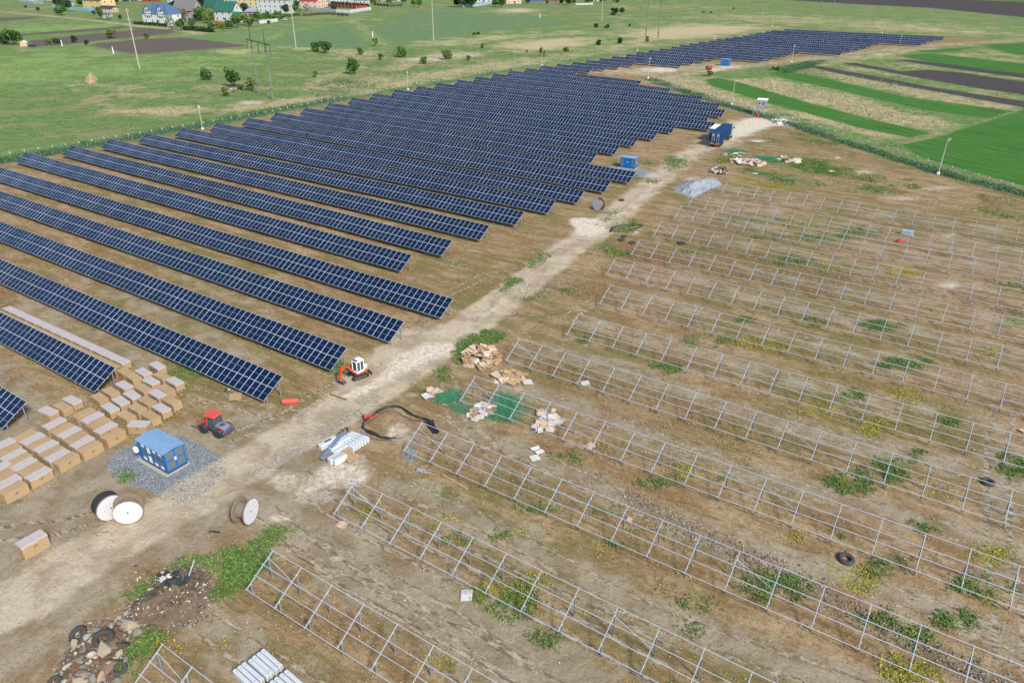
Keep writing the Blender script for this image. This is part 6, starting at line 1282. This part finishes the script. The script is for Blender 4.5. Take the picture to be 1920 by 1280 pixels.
hedge([(252, 46), (285, 48), (318, 51)], 1.8, .8, 'dark', 'trimmed dark hedge in front of the white mansard house')
hedge([(345, 57), (365, 58), (385, 60), (400, 61)], 2.4, 1.2, 'dark', 'dark hedge right of the blossoming tree')
hedge([(487, 35), (520, 34), (560, 30)], 2.0, 2., 'mid', 'ragged green hedge below the three-storey block')
hedge([(570, 30), (620, 27), (650, 30)], 1.6, 2., 'brown', 'brownish scrub line below the white garden fence')
house(128, 1, 12, 9, 5, 4, R_(-14), (206, 200, 196), (74, 56, 62), 'small pale house with dark roof behind the light blue fence', 'gable', 2, 2)
house(238, 2, 13, 9, 5, 4, R_(-14), (222, 222, 224), (110, 70, 74), 'small white house right of the yellow one at the top edge', 'gable', 2, 2)
house(332, 4, 16, 10, 6, 4, R_(-14), (206, 214, 222), (120, 150, 160), 'pale grey house above the mauve-grey house', 'gable', 2, 3)
house(384, 3, 13, 9, 5, 4, R_(-14), (190, 206, 214), (92, 110, 132), 'pale blue-grey house left of the mint-green house', 'gable', 2, 2)
house(553, 3, 14, 9, 6, 4, R_(-14), (220, 196, 186), (170, 96, 90), 'dusty pink house left of the red-roofed house', 'gable', 2, 2)
house(712, 4, 13, 9, 4, 3, R_(-10), (176, 160, 156), (110, 76, 84), 'low brown-roofed shed row right of the cream house', 'gable', 1, 3)
house(742, 3, 16, 8, 3.5, 2.5, R_(-6), (200, 204, 206), (90, 70, 76), 'long low shed with dark roof at the top edge', 'gable', 1, 4)
# vehicles and animals far off
def car(u, v, az, col, lab):
    g = at(u, v); T = thing('parked_car', lab, 'car', (g[0], g[1], 0), az); m = mat('car_%d_%d_%d' % col, C(*col), .3, 0, .04, spec=.6)
    b = MB(); X = None; b.prism([(-2.1, .35), (2.1, .35), (2.15, .75), (1.2, .92), (.7, 1.42), (-1.0, 1.45), (-1.7, 1.0), (-2.15, .9)], -.85, .85, m); bo = b.build('body', T)
    gl = MB(); gl.prism([(1.1, .95), (.66, 1.36), (-.95, 1.38), (-1.5, 1.0)], -.87, .87, GLASS); gl.build('window', bo)
    for x in (-1.35, 1.35):
        for sy in (-1, 1): wheel(T, x, sy*.78, .33, .22, STEEL)
car(61, 88, R_(-8), (72, 58, 92), 'dark purple car parked in the meadow at far left')
car(528, 37, R_(-20), (60, 66, 80), 'dark car parked below the three-storey block')
car(533, 39, R_(-20), (210, 214, 220), 'light car parked beside the dark one by the village')
g = at(46, 87); T = thing('tent_shelter', 'small white and tan shelter beside the dark purple car', 'shelter', (g[0], g[1], 0), .3); b = MB(); b.prism([(-1.8, 0), (1.8, 0), (1.5, 2.0), (0, 2.7), (-1.5, 2.0)], -1.4, 1.4, KRAFTP); b.build('canvas', T); b = MB(); b.prism([(-1.9, 1.95), (0, 2.7), (1.9, 1.95), (0, 2.85)], -1.5, 1.5, WHITE); b.build('roof_cover', T)
def cow(u, v, az, cols, lab):
    g = at(u, v); me = bpy.data.meshes.new('cow')
    V = [(0, 0, 1.15), (.55, 0, 1.2), (.95, 0, 1.1), (1.3, 0, .6), (1.5, 0, .22), (-.55, 0, 1.2), (-.85, 0, 1.15), (.5, .2, .6), (.5, .2, .05), (.5, -.2, .6), (.5, -.2, .05), (-.75, .2, .6), (-.7, .2, .05), (-.75, -.2, .6), (-.7, -.2, .05), (-1.0, 0, .55)]
    E = [(0, 1), (1, 2), (2, 3), (3, 4), (0, 5), (5, 6), (1, 7), (7, 8), (1, 9), (9, 10), (5, 11), (11, 12), (5, 13), (13, 14), (6, 15)]
    me.from_pydata(V, E, []); o = bpy.data.objects.new('cow', me); COL.objects.link(o); o.location = (g[0], g[1], 0); o.rotation_euler.z = az; o.scale = (1.15,)*3
    sk = o.modifiers.new('Skin', 'SKIN'); R = [.36, .34, .22, .17, .1, .36, .2, .13, .07, .13, .07, .14, .07, .14, .07, .03]
    for i, r in enumerate(R): me.skin_vertices[0].data[i].radius = (r, r)
    me.skin_vertices[0].data[0].use_root = True; o.modifiers.new('Subsurf', 'SUBSURF').levels = 1; me.materials.append(mat('cow_%d_%d_%d' % cols, C(*cols), .8)); tag(o, lab, 'cow', 'cows grazing in the meadows')
cow(889, 67, .4, (44, 40, 40), 'dark cow on the brown grass right of the green field, left of two'); cow(897, 66, 2.4, (38, 34, 34), 'dark cow on the brown grass right of the green field, right of two')
cow(1319, 25, .2, (60, 46, 42), 'brown cow grazing in the far meadow, left one'); cow(1333, 26, 2.6, (40, 38, 38), 'black cow grazing in the far meadow beside the brown one'); cow(1375, 18, .3, (36, 34, 34), 'black cow grazing alone farther back'); cow(1430, 27, 1.2, (210, 206, 200), 'white cow grazing right of the others')
for u, v, lab in [(117, 87, 'short white marker post left of the brown field'), (213, 101, 'short white marker post below the brown field'), (699, 70, 'short white marker post on the double field lane'), (1012, 34, 'white gate post at the edge of the green field')]:
    g = at(u, v); b = MB(); b.tube((0, 0, 0), (0, 0, 3.2), .25, WHITE, 8, r2=.2); tag(b.build('marker_post', None, (g[0], g[1], 0)), lab, 'post')

# ------------------------------------------------------------------ scattered ground cover
rs = np.random.default_rng(11)
def vn(x, y, sc, seed):
    r = np.random.default_rng(seed).random((256, 256)); u = x/sc; v = y/sc; i = np.floor(u).astype(int); j = np.floor(v).astype(int); fu = u-i; fv = v-j; fu = fu*fu*(3-2*fu); fv = fv*fv*(3-2*fv)
    g_ = lambda a, b: r[a % 256, b % 256]
    return (g_(i, j)*(1-fu)+g_(i+1, j)*fu)*(1-fv)+(g_(i, j+1)*(1-fu)+g_(i+1, j+1)*fu)*fv
flat = {k: v.ravel() for k, v in LAY.items()}; gx, gy = GX.ravel(), GY.ravel(); dd = dist.ravel(); infr = (np.abs(gx) < .78*gy+14)
cell = (gy*.00625)*(2*(1.25*gy+40)/860)           # area a vertex stands for
patch = np.clip((.6*vn(gx, gy, 1.3, 1)+.4*vn(gx, gy, .5, 2)-.42)*6, 0, 1); patchf = np.clip((.6*vn(gx, gy, 5, 3)+.4*vn(gx, gy, 1.8, 4)-.42)*6, 0, 1)
def scatter(mask, n, jit=.6):
    p = np.where(infr, mask, 0)*cell; s = p.sum()
    if s <= 0: return np.zeros((0, 2))
    i = rs.choice(len(p), n, p=p/s); return np.stack([gx[i]+rs.normal(0, .3, n)*jit, gy[i]+rs.normal(0, .3, n)*jit], 1)
def tufts(name, label, P, size, h, mats, per=5, spread=.22, cat='weeds'):
    n = len(P); c = np.repeat(P, per, 0); k = len(c); sz = np.repeat(size*rs.uniform(.6, 1.3, n), per) if np.ndim(size) == 0 else np.repeat(size, per)
    z = rs.uniform(.15, 1, k)*h*sz/np.mean(sz); q_ = np.stack([c[:, 0]+rs.normal(0, spread, k)*sz/np.mean(sz), c[:, 1]+rs.normal(0, spread, k)*sz/np.mean(sz), z], 1)
    o = link(name, quadmesh(name, quads(q_, sz, rs, .45), mats, rs.integers(0, len(mats), k))); return tag(o, label, cat, kind='stuff')
WG = leafmats('weed', [(98, 130, 62), (114, 148, 70), (136, 164, 84), (86, 116, 58)]); WY = leafmats('flower', [(214, 196, 54), (180, 172, 60), (120, 136, 54)]); WD = leafmats('drygrass', [(176, 156, 116), (198, 182, 142), (150, 142, 94)]); WL = leafmats('lush', [(84, 122, 80), (108, 144, 94), (70, 108, 74)])
gm = np.clip(flat['green']-.12, 0, 1)
tufts('weeds', 'green weeds in patches on the bare soil', scatter(gm*patch*(dd < 110), 9500), .075, .12, WG, 5, .14)
tufts('far_weeds', 'green grass patches farther off on the site', scatter(gm*patchf*(dd > 100)*(dd < 300), 5500), .12, .09, WG, 4, .3)
tufts('yellow_weeds', 'yellow flowering weeds under the racks', scatter(np.clip(flat['yellow']-.15, 0, 1)*patch*(dd < 220), 6500), .06, .14, WY, 3, .16)
tufts('small_weeds', 'tiny green and yellow plants speckled over the racks side', scatter((1-flat['meadow'])*(1-flat['road'])*(1-.8*flat['grey'])*patchf*patch*(dd < 140), 9000), .055, .1, WG+WY[:2], 3, .12)
tufts('dry_tufts', 'dry brown grass tufts on the bare soil', scatter(flat['orange']*(dd < 160)+.12*(dd < 120)*(1-flat['meadow'])*(1-flat['road'])*(1-flat['grey']), 9000), .07, .1, WD, 4, .15)
tufts('lush_grass', 'tall grass growing along both fences', scatter(np.clip(flat['lush']-.3, 0, 1)*(.25+patchf)*(dd < 420), 9000), .18, .22, WL, 4, .5, 'grass')
tufts('straw_grass', 'tall dry straw grass beyond the fences', scatter(np.clip(flat['straw']-.4, 0, 1)*(dd < 420)*(1-flat['crop']), 9000), .15, .18, leafmats('straw', [(206, 194, 156), (188, 180, 140), (170, 172, 124)]), 4, .6, 'grass')
me_m = (flat['meadow'] > .9)*(dd < 420)*(1-flat['crop'])*(1-flat['plough'])*(1-flat['ploughdark'])*(1-flat['field'])
tufts('meadow_tufts', 'darker grass tufts dotted over the meadow', scatter(me_m*(.2+patchf), 9000), .18, .2, leafmats('meadow', [(112, 140, 90), (140, 162, 108), (94, 122, 76)]), 4, .6, 'grass')
# loose stones and litter
def stones(name, label, P, r0, r1, mats, cat='stones'):
    n = len(P); r = rs.uniform(r0, r1, n)**1; base = np.array([(1, 0, 0), (0, 1, 0), (-1, 0, 0), (0, -1, 0), (0, 0, 1), (0, 0, -.4)], float)
    V = base[None]*r[:, None, None]*rs.uniform(.6, 1.2, (n, 6, 1)); a_ = rs.uniform(0, 6.28, n); ca, sa = np.cos(a_)[:, None], np.sin(a_)[:, None]
    x = V[..., 0]*ca-V[..., 1]*sa+P[:, 0:1]; y = V[..., 0]*sa+V[..., 1]*ca+P[:, 1:2]; z = V[..., 2]*.7+.0
    V = np.stack([x, y, z], -1).reshape(-1, 3); F = np.array([(0, 1, 4), (1, 2, 4), (2, 3, 4), (3, 0, 4), (1, 0, 5), (2, 1, 5), (3, 2, 5), (0, 3, 5)]); Fs = (F[None]+(np.arange(n)*6)[:, None, None]).reshape(-1, 3)
    me = bpy.data.meshes.new(name); me.vertices.add(len(V)); me.vertices.foreach_set('co', V.ravel().astype(np.float32)); me.loops.add(Fs.size); me.loops.foreach_set('vertex_index', Fs.ravel().astype(np.int32)); me.polygons.add(len(Fs)); me.polygons.foreach_set('loop_start', np.arange(0, Fs.size, 3, dtype=np.int32)); me.polygons.foreach_set('loop_total', np.full(len(Fs), 3, np.int32))
    for m in mats: me.materials.append(m)
    me.polygons.foreach_set('material_index', np.repeat(rs.integers(0, len(mats), n), 8).astype(np.int32)); me.update(); return tag(link(name, me), label, cat, kind='stuff')
site_f = 1-flat['meadow']
stones('loose_stones', 'small stones and clods scattered on the bare soil', scatter(site_f*(dd < 130)*(1-.7*flat['road'])*(.4+flat['grey']), 9000), .02, .075, [RCK[0], RCK[1], RCK[2], mat('dark_clod', C(112, 96, 78), .95)])
stones('debris_stones', 'stones and clods in the dark debris strips', scatter(np.clip(flat['dark']-.2, 0, 1)*(dd < 170), 3600), .04, .14, [RCK[0], RCK[1], RCK[2], mat('dark_clod', C(112, 96, 78), .95), RCK[4]])
stones('gravel_stones', 'coarse blue-grey gravel around the kiosk and road', scatter(np.clip(flat['gravel']-.3, 0, 1)*(dd < 100), 7000), .03, .07, [mat('gravel_chip', C(150, 160, 170), .9), mat('gravel_chip_pale', C(196, 204, 210), .9), mat('gravel_chip_dark', C(104, 110, 118), .9)])
stones('white_litter', 'bits of white litter dotted over the site', scatter(site_f*(dd < 240), 500), .05, .16, [KW, KRAFTP, KW], 'litter')
